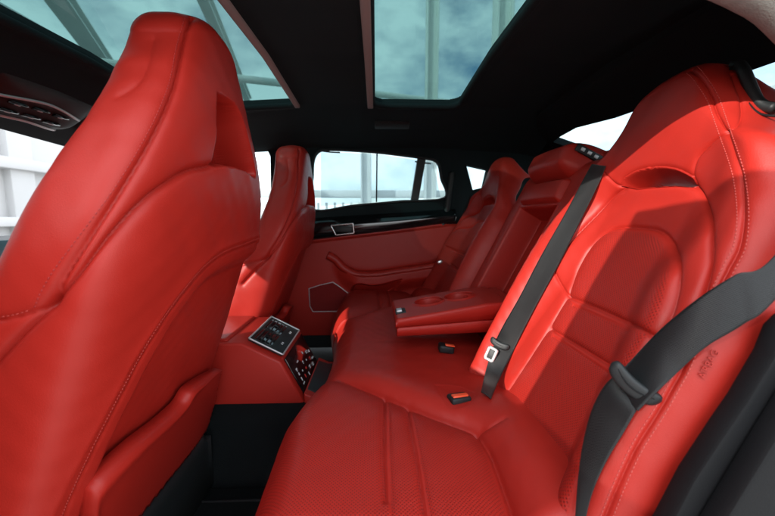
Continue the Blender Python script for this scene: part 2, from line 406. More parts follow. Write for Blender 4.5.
cell = (Dm[:-1, :-1] + Dm[1:, 1:] + Dm[1:, :-1] + Dm[:-1, 1:]) / 4 > 0
Pf = np.stack([X, Y, Z], -1); V, F = sheet(Pf, Pf + np.array([0, 0, .035]), flip=False, mask=cell)
props(build('ceiling', V, F, lining, None), kind='structure')
t = thing('lining_lamp', 'small dark oval lamp flush in the black ceiling above the far door', 'lamp', (.07, .52, 1.09))
c = at(392, 136, y=.53)
bm = bmesh.new(); add_box(bm, (c[0], .53, roof(c[0], .53) - .004), (.15, .05, .012), Matrix.Rotation(R(-24), 3, 'X'), bev=.005); bm_build('lens', bm, blackp, t)

def sunroof(key, label):
    x0, x1, y0, y1, r = OP[key]; t = thing('roof_glass', label, 'roof window', ((x0 + x1) / 2, 0, 1.16), 'tinted roof glass panels')
    gx = np.linspace(x0 - .07, x1 + .07, 24); gy = np.linspace(y0 - .09, y1 + .09, 40); A, B = np.meshgrid(gx, gy, indexing='ij')
    P = np.stack([A, B, roof(A, B) + .037], -1); V, F = sheet(P, P + np.array([0, 0, .005])); build('pane', V, F, roofglass, t)
    q = []
    for cx, cy, a0 in ((x1 - r, y1 - r, 0), (x0 + r, y1 - r, 90), (x0 + r, y0 + r, 180), (x1 - r, y0 + r, 270)):
        for k in range(7): a = R(a0 + k * 15); q.append((cx + r * math.cos(a), cy + r * math.sin(a)))
    q.append(q[0]); P = resample(np.array(q), .015); P = np.column_stack([P, roof(P[:, 0], P[:, 1]) - .002])
    tube('seal', P, .0105, lining, t, 12)
    return t
tf = sunroof('front', 'tinted front roof glass panel above the front seats')
tr = sunroof('rear', 'tinted rear roof glass panel above the rear bench')
for name, x, tt, wd in (('blind_edge', -.302, tf, .020), ('blind_edge', -.020, tr, .022)):
    ys_ = np.linspace(-.38, .38, 40); bm = bmesh.new()
    for k in range(39):
        pass
    gx = np.array([x - wd / 2, x - wd / 2 + .003, x + wd / 2 - .003, x + wd / 2]); A, B = np.meshgrid(gx, ys_, indexing='ij')
    Pz = roof(A, B) - .0150 + np.array([.003, 0, 0, .003])[:, None]; P = np.stack([A, B, Pz], -1)
    V, F = sheet(P, P + np.array([0, 0, .035])); build(name, V, F, rosew, tt)

# front header and roof console
t = thing('roof_console', 'black roof lamp unit with curved silver trim above the windscreen', 'roof console', (-.92, .02, 1.0))
zc = lambda x, y: roof(x, y)
gx = np.linspace(-1.0, -.865, 40); gy = np.linspace(-.15, .13, 40); A, B = np.meshgrid(gx, gy, indexing='ij')
CX, CY = -.9325, -.01
def dome(x, y): return np.sqrt(np.maximum(0, 1 - np.abs((x - CX) / .0675) ** 4)) * np.sqrt(np.maximum(0, 1 - np.abs((y - CY) / .14) ** 4))
P = np.stack([A, B, roof(A, B) + .004 - .022 * dome(A, B)], -1); V, F = sheet(P, P + np.array([0, 0, .02])); build('housing', V, F, blackp, t)
def on_console(x, y): return (x, y, float(roof(x, y) + .004 - .022 * dome(x, y)))
for xx in (-.892, -.968):
    tube('trim_strip', [np.array(on_console(xx - .018 * (yy / .12)**2, yy + CY)) - (0, 0, .002) for yy in np.linspace(-.118, .118, 24)], .004, silver, t, 8)
for xx in (-.915, -.942):
    for yy in (-.07, -.01, .05):
        c = on_console(xx, yy); bm = bmesh.new(); add_box(bm, (c[0], c[1], c[2] - .001), (.018, .044, .006), bev=.002); sw = bm_build('switch', bm, gloss, t)
        bm = bmesh.new(); add_box(bm, (c[0], c[1], c[2] - .0048), (.003, .014, .001)); bm_build('switch_mark', bm, white_mark, sw)

# ================================================================== REAR SEATS
ANG = R(27); TV = np.array([math.sin(ANG), 0, math.cos(ANG)]); NV = np.array([-math.cos(ANG), 0, math.sin(ANG)]); SV = np.array([0, 1.0, 0])
def on_plane(O, s, t, n): return np.asarray(O) + s[..., None] * SV + t[..., None] * TV + n[..., None] * NV
def wave(V, a=.00055):
    """faint unevenness of stretched leather"""
    x, y, z = V.T; return a * (np.sin(31 * x + 17 * y + 2) * np.sin(23 * z - 29 * y + 1) + .7 * np.sin(67 * y + 41 * z) * np.sin(53 * x - 37 * z + 3) + .4 * np.sin(131 * y - 90 * x + 1) * np.sin(117 * z + 80 * x))
def edge_u(n, k=1.8):
    q = np.linspace(-1, 1, n); return np.sign(q) * (1 - (1 - np.abs(q)) ** k)
def roll(e, r, D):
    q = np.clip(1 - e / r, 0, 1); return D * (1 - np.sqrt(np.maximum(0, 1 - q * q)))
OR = np.array([.27, -.43, .33]); TT = .672
wid_in = lut([-.12, .30, .40, .47, .52, .57, .62, .672], [.236, .238, .230, .205, .172, .142, .122, .102], .03)
wid_out = lut([-.12, .30, .42, .49, .53, .57, .62, .672], [.262, .262, .252, .222, .165, .125, .105, .086], .022)
def wid(s, t): return np.where(s < 0, wid_out(t), wid_in(t))
fade = lut([-.2, .30, .44, .54, .8], [1, 1, .75, .35, 0], .04)
hfwd = lut([-.2, .44, .50, .56, .62, .672], [0, 0, .030, .060, .072, .072], .03)
def backrest_h(s, t):
    a = np.abs(s)
    h = .052 * fade(t) * sstep(np.interp(t, [0, .12, .30], [.140, .120, .085]), np.interp(t, [0, .12, .30], [.225, .21, .190]), a) + hfwd(t)
    h = h - .018 * sstep(.50, .58, t) * (a / .13) ** 2
    return h
def rear_backrest(root):
    nt_, nu = 540, 450
    t = np.concatenate([np.linspace(-.11, .43, 310)[:-1], np.linspace(.43, .53, 131)[:-1], .53 + (TT - .53) * (1 - (1 - np.linspace(0, 1, 101)) ** 1.4)]); nt_ = len(t); u = edge_u(nu, 1.6)
    T_, U_ = np.meshgrid(t, u, indexing='ij')
    top_curve = TT - .060 * np.abs(U_) ** 2.6                                # rounded head outline
    T_ = np.where(T_ > .5, .5 + (T_ - .5) * (top_curve - .5) / (TT - .5), T_)
    S_ = U_ * wid(U_, T_)
    e = wid(U_, T_) * (1 - np.abs(U_)); r = np.interp(T_, [0, .4, .52, .58, .672], [.050, .050, .050, .060, .055])
    H = backrest_h(S_, T_) - roll(e, r, .075) - roll(top_curve - T_, .045, .05)
    P0 = on_plane(OR, S_, T_, H); F = grid_faces(nt_, nu); V0 = P0.reshape(-1, 3); bv = bvh_of(V0, F)
    N = normals(P0); sg = np.sign((N @ NV).mean()); N = (N * sg).reshape(-1, 3)
    slot = trace(bv, [(618, 186), (623, 178), (635, 171), (652, 167), (670, 167.5), (684, 172.5), (692, 181), (689, 187), (676, 186), (656, 187), (636, 189)])
    sl2 = np.stack([(slot - OR) @ SV, (slot - OR) @ TV], 1)
    arch_px = [(505, 393), (515, 378), (530, 355), (549, 325), (566, 295), (576, 270), (590, 246), (606, 231.5), (622, 226.5), (645, 227), (662, 232), (671, 244), (676, 262), (675, 285), (667, 315), (653, 338), (634, 370), (612, 410), (592, 450), (577, 516), (570, 560)]
    arch = trace(bv, arch_px)
    creases = [(arch, .0055, .0028), (arch, .0035, .012)]
    out_r = trace(bv, [(688, 183), (697.6, 193), (704.5, 212), (707.5, 235), (706.6, 261), (704, 283), (702, 297)])
    out_l = trace(bv, [(622, 188), (614, 192.6), (596, 212), (578, 231), (560, 250.6), (550, 262)])
    joint = trace(bv, [(549, 261), (556, 276), (566.6, 296)])
    boldown = trace(bv, [(550, 262), (528, 292), (508, 328), (494, 356), (484, 385)])
    for c_, A, w_ in ((out_r, .008, .003), (out_r, .005, .014), (out_l, .007, .003), (out_l, .005, .014), (joint, .005, .0025), (boldown, .007, .003), (boldown, .005, .014),
                      (trace(bv, [(690, 176), (697, 158), (709, 144), (723, 132)]), .004, .0022), (trace(bv, [(723, 132), (737.5, 124), (742.5, 112), (740, 94), (732.5, 74)]), .004, .0022),
                      (trace(bv, [(604, 173), (614, 183.6), (622, 188)]), .004, .0022)): creases.append((c_, A, w_))
    seam_up = [(684, 63), (690, 68), (699, 77), (712, 97), (719.6, 117.5), (727, 138), (735, 161), (740, 181), (743, 214), (740, 245), (730, 266), (718, 290), (700, 325), (686, 363), (675.7, 383), (660, 411), (637, 447.6), (619, 486), (607, 516), (597, 540)]
    sm = trace(bv, seam_up); creases += [(sm, .0045, .0020), (sm, .0015, .010)]
    bands = [[(567, 296), (599, 309), (630, 323), (653, 336)], [(575.6, 306.5), (604, 319), (632.5, 332)], [(548.6, 327.7), (578, 345), (612, 366)], [(555, 337.5), (584, 356), (612, 375)]]
    for k, b in enumerate(bands): c_ = trace(bv, b); creases.append((c_, .0068 if k % 2 == 0 else .0034, .0025)); creases.append((c_, .0025 if k % 2 == 0 else 0, .010))
    disp = np.zeros(len(V0))
    for c_, A, w_ in creases:
        if len(c_) > 1: d = pdist(V0, c_); disp -= A * np.exp(-d / w_)
    S1, T1 = S_.ravel(), T_.ravel()
    ap = np.stack([(arch - OR) @ SV, (arch - OR) @ TV], 1); ap = np.vstack([ap, [[ap[-1, 0], -.1], [ap[0, 0], -.1]]])
    inside = inpoly(S1, T1, ap); dA = pdist(V0, arch); disp += np.where(inside, .007 * (1 - np.exp(-dA / .02)), 0)
    isl = inpoly(S1, T1, sl2); dS = pdist(V0, np.vstack([slot, slot[:1]])); dip = np.where(isl, .055 * sstep(0, .008, dS), 0)
    lip = np.where(~isl, -.004 * np.exp(-dS / .004), 0)
    disp += wave(V0)
    V1 = V0 + N * (disp + lip)[:, None] - NV * dip[:, None]
    hole = (isl & (dS > .0062)).reshape(nt_, nu); m = ~(hole[:-1, :-1] | hole[1:, 1:] | hole[1:, :-1] | hole[:-1, 1:])
    P1 = V1.reshape(nt_, nu, 3); B = on_plane(OR, S_ * (.96 - .30 * sstep(.48, .58, T_)), T_ - .03 * sstep(.55, .672, T_), -.145 + .105 * sstep(.34, .46, T_) + .03 * np.abs(U_) ** 4)
    V, F2 = sheet(P1, B, mask=m)
    pf = np.where(inside, sstep(.008, .014, dA), 0.0)
    for k in (0, 2):                                                       # plain strips between each pair of bands
        p = np.vstack([trace(bv, bands[k]), trace(bv, bands[k + 1])[::-1]]); q = np.stack([(p - OR) @ SV, (p - OR) @ TV], 1)
        pf = np.where(inpoly(S1, T1, q), 0, pf)
    uv = np.stack([S1, T1], 1); z = np.zeros(len(V0))
    o = build('backrest', V, F2, perf, root, uv=np.vstack([uv, uv]), attr=np.concatenate([pf, z]))
    bf = bvh_of(V1, F)
    stitch_obj('seam_stitching', bf, [offset_px(seam_up, d) for d in (-6.0, 6.0)], thread_light, root, gap=.0050, ln=.0031, wd=.0012)
    stitch_obj('band_stitching', bf, [offset_px(b, d) for b in (bands[0], bands[2]) for d in (2.5,)], thread, root)
    return bf

def cushion_z(X, Y, ridge, poly):
    V = np.stack([X.ravel(), Y.ravel(), np.zeros(X.size)], 1); d = pdist(V, ridge, .4).reshape(X.shape); ins = inpoly(X, Y, poly)
    z = np.full(X.shape, .322); z += np.where(ins, .022 * (1 - np.exp(-d / .05)), 0)
    tip = sstep(-.13, .02, X)
    z += np.where(ins, 0, tip * .040 * (1 - np.exp(-(d / .030) ** 1.3)) * np.exp(-d / .10))
    z += .018 * sstep(.16, .26, X) * sstep(-.30, -.40, Y)
    return z
def rear_cushion(root):
    nx, ny = 330, 460
    xs = -.215 + .545 * (np.linspace(0, 1, nx) ** 1.35); ys = np.linspace(-.70, -.0005, ny); U, Yg = np.meshgrid(xs, ys, indexing='ij')
    xf = np.interp(ys, [-.70, -.60, -.40, -.27, -.20, -.10, 0], [-.185, -.188, -.195, -.172, -.158, -.150, -.148])
    Xg = xf[None] + (U + .215) * (.33 - xf[None]) / .545
    rid = np.array([at(px, py, z=.328) for px, py in [(333, 377), (361, 386), (386, 396), (411, 406), (436, 416), (461, 425), (477, 432), (490, 451), (502, 481), (514, 516), (524, 560), (530, 600)]])
    ridge0 = rid * np.array([1, 1, 0]); poly = np.vstack([rid[:, :2], [[.17, -.8], [-.4, -.8], [-.4, rid[0, 1]]]])
    Z = cushion_z(Xg, Yg, ridge0, poly)
    e = Xg - xf[None]; Z = Z - roll(e, .085, .155) - roll(Yg + .70, .06, .10)
    P0 = np.stack([Xg, Yg, Z], -1); F = grid_faces(nx, ny); V0 = P0.reshape(-1, 3); bv = bvh_of(V0, F)
    N = normals(P0); sg = np.sign(N[..., 2].mean()); N = (N * sg).reshape(-1, 3)
    flat = sstep(.26, .31, V0[:, 2])[:, None]; N = N * (1 - flat) + np.array([0, 0, 1.0]) * flat
    pad = trace(bv, [(333, 377), (361, 386), (386, 396), (411, 406), (436, 416), (461, 425), (477, 432), (490, 451), (502, 481), (514, 516), (524, 560), (530, 600)])
    lines = [[(385, 397), (384, 430), (384, 457.5), (386, 498)], [(389, 402), (389.5, 440), (392, 516)], [(408, 407), (412, 432), (417, 457.5), (425, 516)], [(412, 410), (420, 450), (431, 516)]]
    disp = np.zeros(len(V0)); d = pdist(V0, pad); dpad = d
    fadein = sstep(-.12, -.03, V0[:, 0]); disp -= fadein * (.006 * np.exp(-d / .0028) + .005 * np.exp(-d / .012))
    br = trace(bv, [(477, 432), (489.5, 425.6), (504, 417)]); d = pdist(V0, br); disp -= .0035 * np.exp(-d / .004) + .003 * np.exp(-d / .012)
    tr_ = [trace(bv, l) for l in lines]
    for k, c_ in enumerate(tr_): d = pdist(V0, c_); disp -= (.0065 if k % 2 == 0 else .0026) * np.exp(-d / .0030) + (.003 if k % 2 == 0 else 0) * np.exp(-d / .012)
    house = trace(bv, [(436, 385), (443, 397), (452, 407), (466, 404), (474, 395), (464, 388), (450, 385.5), (436, 385)]); d = pdist(V0, house)
    insd = inpoly(V0[:, 0], V0[:, 1], house[:, :2]); disp -= .0015 * np.exp(-d / .003) + np.where(insd, .004 * (1 - np.exp(-d / .012)), 0)
    disp += wave(V0)
    V1 = V0 + N * disp[:, None]; P1 = V1.reshape(nx, ny, 3)
    B = P1.copy(); B[..., 2] = .10; B[..., 0] = np.maximum(B[..., 0], xf[None] + .02)
    ins = inpoly(V0[:, 0], V0[:, 1], poly); pf = np.where(ins, sstep(.008, .014, dpad), 0) * sstep(-.12, -.09, V0[:, 0] + .0)
    pf = np.where(ins, sstep(.008, .014, dpad), 0) * sstep(.30, .318, V0[:, 2])
    for k in (0, 2):
        p = np.vstack([tr_[k], tr_[k + 1][::-1]]); pf = np.where(inpoly(V0[:, 0], V0[:, 1], p[:, :2]), 0, pf)
    V, F2 = sheet(P1, B, flip=False); uv = V0[:, :2]; z = np.zeros(len(V0))
    build('cushion', V, F2, perf, root, uv=np.vstack([uv, uv]), attr=np.concatenate([pf, z]))
    bf = bvh_of(V1, F)
    stitch_obj('cushion_stitching', bf, [offset_px(lines[0], 2.2), offset_px(lines[2], 2.2)], thread, root)
    return bf
near = thing('passenger_seat', 'large red leather rear seat on the near side with black belt across its backrest', 'car seat', (.05, -.43, 0), 'rear seats')
bf_back = rear_backrest(near); bf_cush = rear_cushion(near)
far = copy_tree(near); far.location = (.05, .43, 0); far.scale = (1, -1, 1)
far['label'] = 'shaded red leather rear seat on the far side beside the dark pillar'

# centre back section between the rear seats
ctr = thing('bench_section', 'narrow red middle section of the rear bench with open armrest recess and small headrest', 'bench section', (.35, 0, .3))
OC = np.array([.27, .0, .33])
s = np.linspace(-.205, .205, 300); t = np.linspace(-.06, .60, 300); S_, T_ = np.meshgrid(s, t, indexing='ij')
H = -.004 + 0 * S_; e = .205 - np.abs(S_); H = H - roll(e, .025, .03) - roll(.60 - T_, .06, .05)
ds = np.minimum(np.minimum(.125 - S_, S_ + .115), .455 - T_)
H -= .085 * sstep(0, .012, ds); H -= .003 * np.exp(-np.abs(ds + .004) / .003)
H -= .004 * np.exp(-np.abs(S_ - .03) / .004) * (ds > .015)
P = on_plane(OC, S_, T_, H); V, F = sheet(P, on_plane(OC, S_, T_, np.full_like(S_, -.13)), flip=True); build('back_panel', V, F, leather, ctr); bf_mid = bvh_of(P.reshape(-1, 3), grid_faces(300, 300))
def pad_on(O, s0, s1, t0, t1, n0, n1, r, name, parent, m=leather, nn=70, bulge=.006, tilt=0):
    s = (s0 + s1) / 2 + (s1 - s0) / 2 * edge_u(nn, 2); t = (t0 + t1) / 2 + (t1 - t0) / 2 * edge_u(nn, 2); A, B = np.meshgrid(s, t, indexing='ij')
    ea = np.minimum(A - s0, s1 - A); eb = np.minimum(B - t0, t1 - B); D = (n1 - n0) * .75
    q = np.clip(1 - ea / r, 0, 1) ** 2 + np.clip(1 - eb / r, 0, 1) ** 2
    H = n1 - D * (1 - np.sqrt(np.maximum(0, 1 - np.minimum(q, 1)))) + bulge * (1 - ((A - (s0 + s1) / 2) / (s1 - s0) * 2) ** 2) * (1 - ((B - (t0 + t1) / 2) / (t1 - t0) * 2) ** 2) + tilt * (B - t0)
    P = on_plane(O, A, B, H); V, F = sheet(P, on_plane(O, A, B, np.full_like(A, n0)), flip=True); return build(name, V, F, m, parent)
pad_on(OC, -.125, .125, .455, .535, -.07, .012, .018, 'flap', ctr)
hd = pad_on(OC, -.130, .130, .528, .640, -.09, .042, .042, 'headrest', ctr)
bm = bmesh.new(); M0 = np.array([.27, 0, .33]) + TV * .600 + NV * -.005
rotb = Matrix(((TV[0], 0, NV[0]), (0, 1, 0), (TV[2], 0, NV[2])))
c = M0 + np.array([0, -.1285, 0]); add_box(bm, c, (.020, .007, .075), rotb, bev=.003); bz = bm_build('belt_clip', bm, blackp, hd)
for k in (-1, 0, 1):
    bm = bmesh.new(); add_box(bm, c + NV * .02 * k + np.array([0, -.0035, 0]), (.009, .003, .011), rotb, bev=.001); bm_build('clip_insert', bm, silver, hd)

# fold-down armrest
arm = thing('armrest', 'red folded-down centre armrest with two cup holders', 'armrest', (.2, 0, .36))
def slab(name, x0, x1, y0, y1, ztop, zbot, r, parent, nx=220, ny=190, wells=(), m=leather):
    x = (x0 + x1) / 2 + (x1 - x0) / 2 * edge_u(nx, 1.25); y = (y0 + y1) / 2 + (y1 - y0) / 2 * edge_u(ny, 1.25); A, B = np.meshgrid(x, y, indexing='ij')
    q = np.clip(1 - np.minimum(A - x0, x1 - A) / r, 0, 1) ** 2 + np.clip(1 - np.minimum(B - y0, y1 - B) / r, 0, 1) ** 2
    H = ztop(A) - r * (1 - np.sqrt(np.maximum(0, 1 - np.minimum(q, 1))))
    if wells:
        d = np.full(A.shape, 9.0)
        for wx, wy, wr in wells: d = np.minimum(d, np.hypot(A - wx, B - wy) - wr)
        H = H - .045 * sstep(0, .005, -d) + .0022 * np.exp(-((d - .004) / .003) ** 2)
    P = np.stack([A, B, H], -1); Q = P.copy(); Q[..., 2] = zbot(A); V, F = sheet(P, Q); return build(name, V, F, m, parent)
ax = lambda px, py, y: at(px, py, y=y)
top = lambda X: np.interp(X, [.05, .30, .40], [.424, .466, .474]); mid = lambda X: np.interp(X, [.05, .30, .40], [.401, .420, .425]); bot = lambda X: np.interp(X, [.05, .30, .40], [.377, .386, .39])
slab('lid', .052, .365, -.118, .10, top, lambda X: mid(X) + .0015, .008, arm, wells=((.160, .005, .043), (.252, .005, .043)))
slab('lower_shell', .056, .365, -.116, .098, lambda X: mid(X) - .0005, bot, .005, arm, 60, 50)
for wx in (.160, .252):
    P = np.array([(wx + .0445 * math.cos(a), .005 + .0445 * math.sin(a), float(top(wx + .0445 * math.cos(a))) + .001) for a in np.linspace(0, 2 * math.pi, 41)])
    cr = tube('cup_holder_ring', P, .0034, leather, arm, 8)
    bm = bmesh.new(); bmesh.ops.create_cone(bm, cap_ends=True, segments=40, radius1=.037, radius2=.037, depth=.003, matrix=Matrix.Translation((wx, .005, float(top(wx)) - .0415)) @ Matrix.Rotation(R(-9.5), 4, 'Y')); bm_build('cup_shade', bm, well_shade, cr)  # dark disc stands in for the shade at the well bottom
    for a in (40, 160, 280):
        bm = bmesh.new(); add_box(bm, (wx + .038 * math.cos(R(a)), .005 + .038 * math.sin(R(a)), float(top(wx + .038 * math.cos(R(a)))) - .016), (.012, .010, .016), Matrix.Rotation(R(a), 3, 'Z'), bev=.003); bm_build('cup_grip', bm, leather, cr)
bm = bmesh.new(); add_box(bm, (.070, -.045, float(top(.07)) + .0005), (.030, .050, .004), Matrix.Rotation(R(-9.5), 3, 'Y'), bev=.0015); lt = bm_build('latch_recess', bm, blackp, arm)
bm = bmesh.new(); add_box(bm, (.066, -.045, float(top(.066)) + .004), (.016, .030, .006), Matrix.Rotation(R(-9.5), 3, 'Y'), bev=.002); bm_build('release_button', bm, silver, lt)
bm = bmesh.new(); add_prism(bm, [(.33, .39), (.345, .455), (.40, .47), (.42, .40)], -.124, .106, 'y', .01, 3); bm_build('hinge_cover', bm, leather, arm)

# ================================================================== FRONT SEATS (seen from behind)
FY = -.395
zs_ = [.16, .27, .46, .63, .70, .75, .83, .90, .95, 1.02]
rear_x = lut(zs_, [-.440, -.405, -.332, -.277, -.262, -.254, -.247, -.247, -.252, -.258], .05)
thick = lut(zs_, [.20, .21, .195, .168, .150, .138, .128, .124, .120, .110], .05)
halfw = lut(zs_, [.256, .261, .262, .259, .249, .232, .184, .136, .110, .080], .04)
pexp = lut(zs_, [5.2, 5.0, 4.6, 4.2, 4.0, 3.7, 3.3, 3.1, 3.0, 3.0], .05)
def front_section(z, n, ins=0.0):
    a = 2 * math.pi * np.arange(n) / n; p = pexp(z); hx = thick(z) / 2 - ins; hy = halfw(z) - ins
    c, s = np.cos(a), np.sin(a)
    # denser sampling towards the corners of the rounded section
    x = np.sign(c) * np.abs(c) ** (2 / p) * hx; y = np.sign(s) * np.abs(s) ** (2 / p) * hy
    P = np.stack([x, y], 1); P = resample(np.vstack([P, P[:1]]), 1e-4); L = np.linspace(0, len(P) - 1, n + 1)[:-1]
    P = np.stack([np.interp(L, np.arange(len(P)), P[:, k]) for k in (0, 1)], 1)
    return np.column_stack([rear_x(z) - thick(z) / 2 + P[:, 0], FY + P[:, 1], np.full(n, z)])
def front_backrest(root):
    n = 440; zt = 1.015; r = .032; rows = []
    for z in np.linspace(.17, zt - r, 300): rows.append(front_section(z, n))
    for a in np.linspace(0, math.pi / 2, 18)[1:]:
        rows.append(front_section(zt - r, n, r * (1 - math.cos(a))) + np.array([0, 0, r * math.sin(a)]))
    last = rows[-1]; c = last.mean(0)
    for k in np.linspace(1, .02, 16)[1:]: rows.append(c + (last - c) * k + np.array([0, 0, .004 * (1 - k * k)]))
    P0 = np.stack(rows, 1)                                  # (n around, m up)
    # lean of the head top: near and far corners drop a little
    P0[..., 2] -= 0.022 * sstep(.90, 1.01, P0[..., 2]) * np.abs((P0[..., 1] - FY) / .085) ** 2
    nu, nv = P0.shape[:2]; F = grid_faces(nu, nv, closed=True); V0 = P0.reshape(-1, 3)
    N = normals(P0, True); cc = P0.mean(0, keepdims=True); N = N * np.sign(((P0 - cc) * N).sum(-1, keepdims=True).mean()); N = N.reshape(-1, 3)
    bv = bvh_of(V0, F)
    A = [(192, 14), (188, 28), (183, 45), (176, 85), (158, 130), (126, 185), (90, 235), (62, 272), (50, 292), (42, 306)]
    st = [(186, 14), (181, 30), (176, 48), (168, 86), (149, 130), (117, 184), (82, 232), (54, 270), (40, 294), (33, 312)]
    Hs = [(-60, 330), (-20, 323), (12, 318), (35, 311), (50, 303)]
    Bc = [(215, 166), (206, 168.5), (197, 170), (180, 178), (150, 200), (110, 240), (75, 275), (30, 320), (0, 352), (-30, 385)]
    Cc = [(263, 240), (254, 243.5), (245, 247), (225, 255), (205, 270), (180, 300), (150, 345), (115, 410), (85, 470), (65, 516), (52, 552)]
    side = [(152, 38), (150, 50), (147, 62), (140, 78), (130, 88), (118, 95)]
    disp = np.zeros(len(V0))
    for px, g in ((A, ((.0075, .0026), (.0025, .010))), (Hs, ((.005, .0022), (.003, .01))), (Bc, ((.0090, .0030), (.006, .014))), (Cc, ((.0030, .0020),)), (side, ((.003, .006),))):
        c_ = trace(bv, px)
        if len(c_) < 2: continue
        d = pdist(V0, c_)
        for a_, w_ in g: disp -= a_ * np.exp(-d / w_)
    # scooped lower back: everything inside the arc of the stitched seam
    arc = trace(bv, Cc); yz = np.vstack([arc[:, 1:], [[arc[-1, 1], -.2], [.3, -.2], [.3, arc[0, 2]]]])
    back = (N[:, 0] > .2); ins = inpoly(V0[:, 1], V0[:, 2], yz) & back; dC = pdist(V0, arc, .2)
    disp -= np.where(ins, .020 * sstep(.018, .060, np.minimum(dC, .2)), 0)
    disp += np.where(~ins & back, .0035 * np.exp(-np.abs(dC - .018) / .012), 0)
    # open slot behind the head
    hp = trace(bv, [(217, 92), (217, 130), (215.5, 165), (228, 166.5), (243, 170), (255, 177), (253.5, 160), (249, 140), (243, 120), (236, 106), (226, 96), (217, 92)])
    hq = np.vstack([hp[:, 1:]]); insh = inpoly(V0[:, 1], V0[:, 2], hq) & back; dH = pdist(V0, hp)
    disp -= np.where(insh, .075 * sstep(0, .007, dH), 0); 
    # gentle swell of the shoulder panel between slot and arc
    disp += wave(V0, .0007)
    V1 = V0 + N * disp[:, None]; P1 = V1.reshape(nu, nv, 3)
    Fl = F.tolist(); Fl.append([i * nv for i in range(nu)])
    build('backrest', V1, Fl, leather, root); b1 = bvh_of(V1, F)
    stitch_obj('shoulder_stitching', b1, [spline(st)], thread, root, gap=.0052, wd=.0012, ln=.0030)
    stitch_obj('cross_stitching', b1, [spline([(-60, 327), (-20, 320), (12, 315), (33, 309)])], thread_light, root, gap=.0048, wd=.001)
    stitch_obj('arc_stitching', b1, [offset_px(Cc, 3.2)], thread_light, root, gap=.0042, wd=.0008, ln=.0026)
    # map pocket: a bowed pad over the lower back
    T_ = spline([(82, 520), (84, 494), (90, 483), (100, 472), (130, 444), (160, 420), (177, 404), (187, 389), (202, 378), (219, 369)], 1.5); B_ = spline([(150, 640), (152, 600), (160, 560), (172, 524), (185, 480), (198, 446), (209, 415), (221, 378)], 1.5)
    m_, k_ = 110, 46; T_ = resample(T_, 1e-9 + np.linalg.norm(np.diff(T_, axis=0), axis=1).sum() / m_)[:m_ + 1]; B_ = resample(B_, np.linalg.norm(np.diff(B_, axis=0), axis=1).sum() / m_)[:m_ + 1]
    kk = min(len(T_), len(B_)); T_, B_ = T_[:kk], B_[:kk]
    G = np.zeros((kk, k_, 3)); NN = np.zeros_like(G); ok = np.zeros((kk, k_), bool); bs = bvh_of(V0, F)
    for i in range(kk):
        for j in range(k_):
            q = T_[i] + (B_[i] - T_[i]) * (j / (k_ - 1)); d = Vector(ray(*q)).normalized(); h, nn, _, _ = bs.ray_cast(Vector(CAM), d)
            if h is not None: G[i, j] = h[:]; NN[i, j] = (nn if nn.dot(d) < 0 else -nn)[:]; ok[i, j] = True
    m = ok[:-1, :-1] & ok[1:, 1:] & ok[1:, :-1] & ok[:-1, 1:]
    ii = np.linspace(0, 1, kk)[:, None]; jj = np.linspace(0, 1, k_)[None]
    rim = .014 * np.exp(-(jj / .05) ** 2)
    lift = .008 + .012 * (1 - sstep(0, .14, jj) * .4) * np.clip(np.minimum(ii / .05, (1 - ii) / .12), 0, 1)
    edge = 1 - np.clip(1 - jj / .035, 0, 1) ** 2
    Pk = G + NN * (lift * (.35 + .65 * edge))[..., None]; Bk = G - NN * .012
    V, F2 = sheet(Pk, Bk, mask=m); build('map_pocket', V, F2, leather, root)
    return b1
fs = thing('front_seat', 'large red leather driver seat seen from behind with integrated headrest and map pocket', 'car seat', (-.36, FY, 0), 'front seats')
b_front = front_backrest(fs)
def fcush(name, x0, x1, y0, y1, z0, z1, r, m, parent):
    x = (x0 + x1) / 2 + (x1 - x0) / 2 * edge_u(50, 1.6); y = (y0 + y1) / 2 + (y1 - y0) / 2 * edge_u(50, 1.6); A, B = np.meshgrid(x, y, indexing='ij')
    H = z1 + .02 * sstep(.14, .22, np.abs(B - (y0 + y1) / 2)); q = np.clip(1 - np.minimum(A - x0, x1 - A) / r, 0, 1) ** 2 + np.clip(1 - np.minimum(B - y0, y1 - B) / r, 0, 1) ** 2
    H = H - r * (1 - np.sqrt(np.maximum(0, 1 - np.minimum(q, 1)))); P = np.stack([A, B, H], -1); Q = P.copy(); Q[..., 2] = z0
    V, F = sheet(P, Q); return build(name, V, F, m, parent)
fcush('seat_cushion', -1.0, -.44, FY - .25, FY + .25, .17, .33, .05, leather, fs)
fcush('seat_base', -.95, -.42, FY - .20, FY + .20, .02, .165, .03, blackp, fs)
fs2 = copy_tree(fs); fs2.location = (-.372, .385, -.042)
fs2['label'] = 'smaller red leather front passenger seat in the distance beside the far door window'

# ================================================================== FAR SIDE: doors, pillars, quarter window
DY = .73
def pane(name, poly, y, parent, m=sideglass, th=.004): return plate(name, poly, y, y + th, m, parent)
rd = thing('rear_door', 'far rear door with red padded panel below its meshed window', 'car door', tuple(at(376, 240, y=DY)))
win = xz(spline([(313, 209), (313, 175), (313.5, 162), (316, 154.5), (321, 150.6), (330, 150), (355, 151), (380, 153), (405, 156), (424, 158.5), (434, 160.5), (438.5, 165), (441, 178), (444, 198), (400, 201.5), (355, 205.5)], 3, True), DY)
outer = xz([(306, 128), (380, 130), (436, 134), (462, 146), (456, 180), (452, 245), (306, 245)], DY)
plate('window_surround', outer, DY - .012, DY + .03, lining, rd, [win])
pane('window_pane', xz([(309, 212), (309, 146), (380, 148), (440, 155), (448, 200)], DY), DY + .032, rd, rearglass)
bl = plate('mesh_blind', xz([(320.5, 206), (320.5, 151), (380, 154), (433.5, 162), (441, 197)], DY), DY + .012, DY + .0135, blindm, rd)
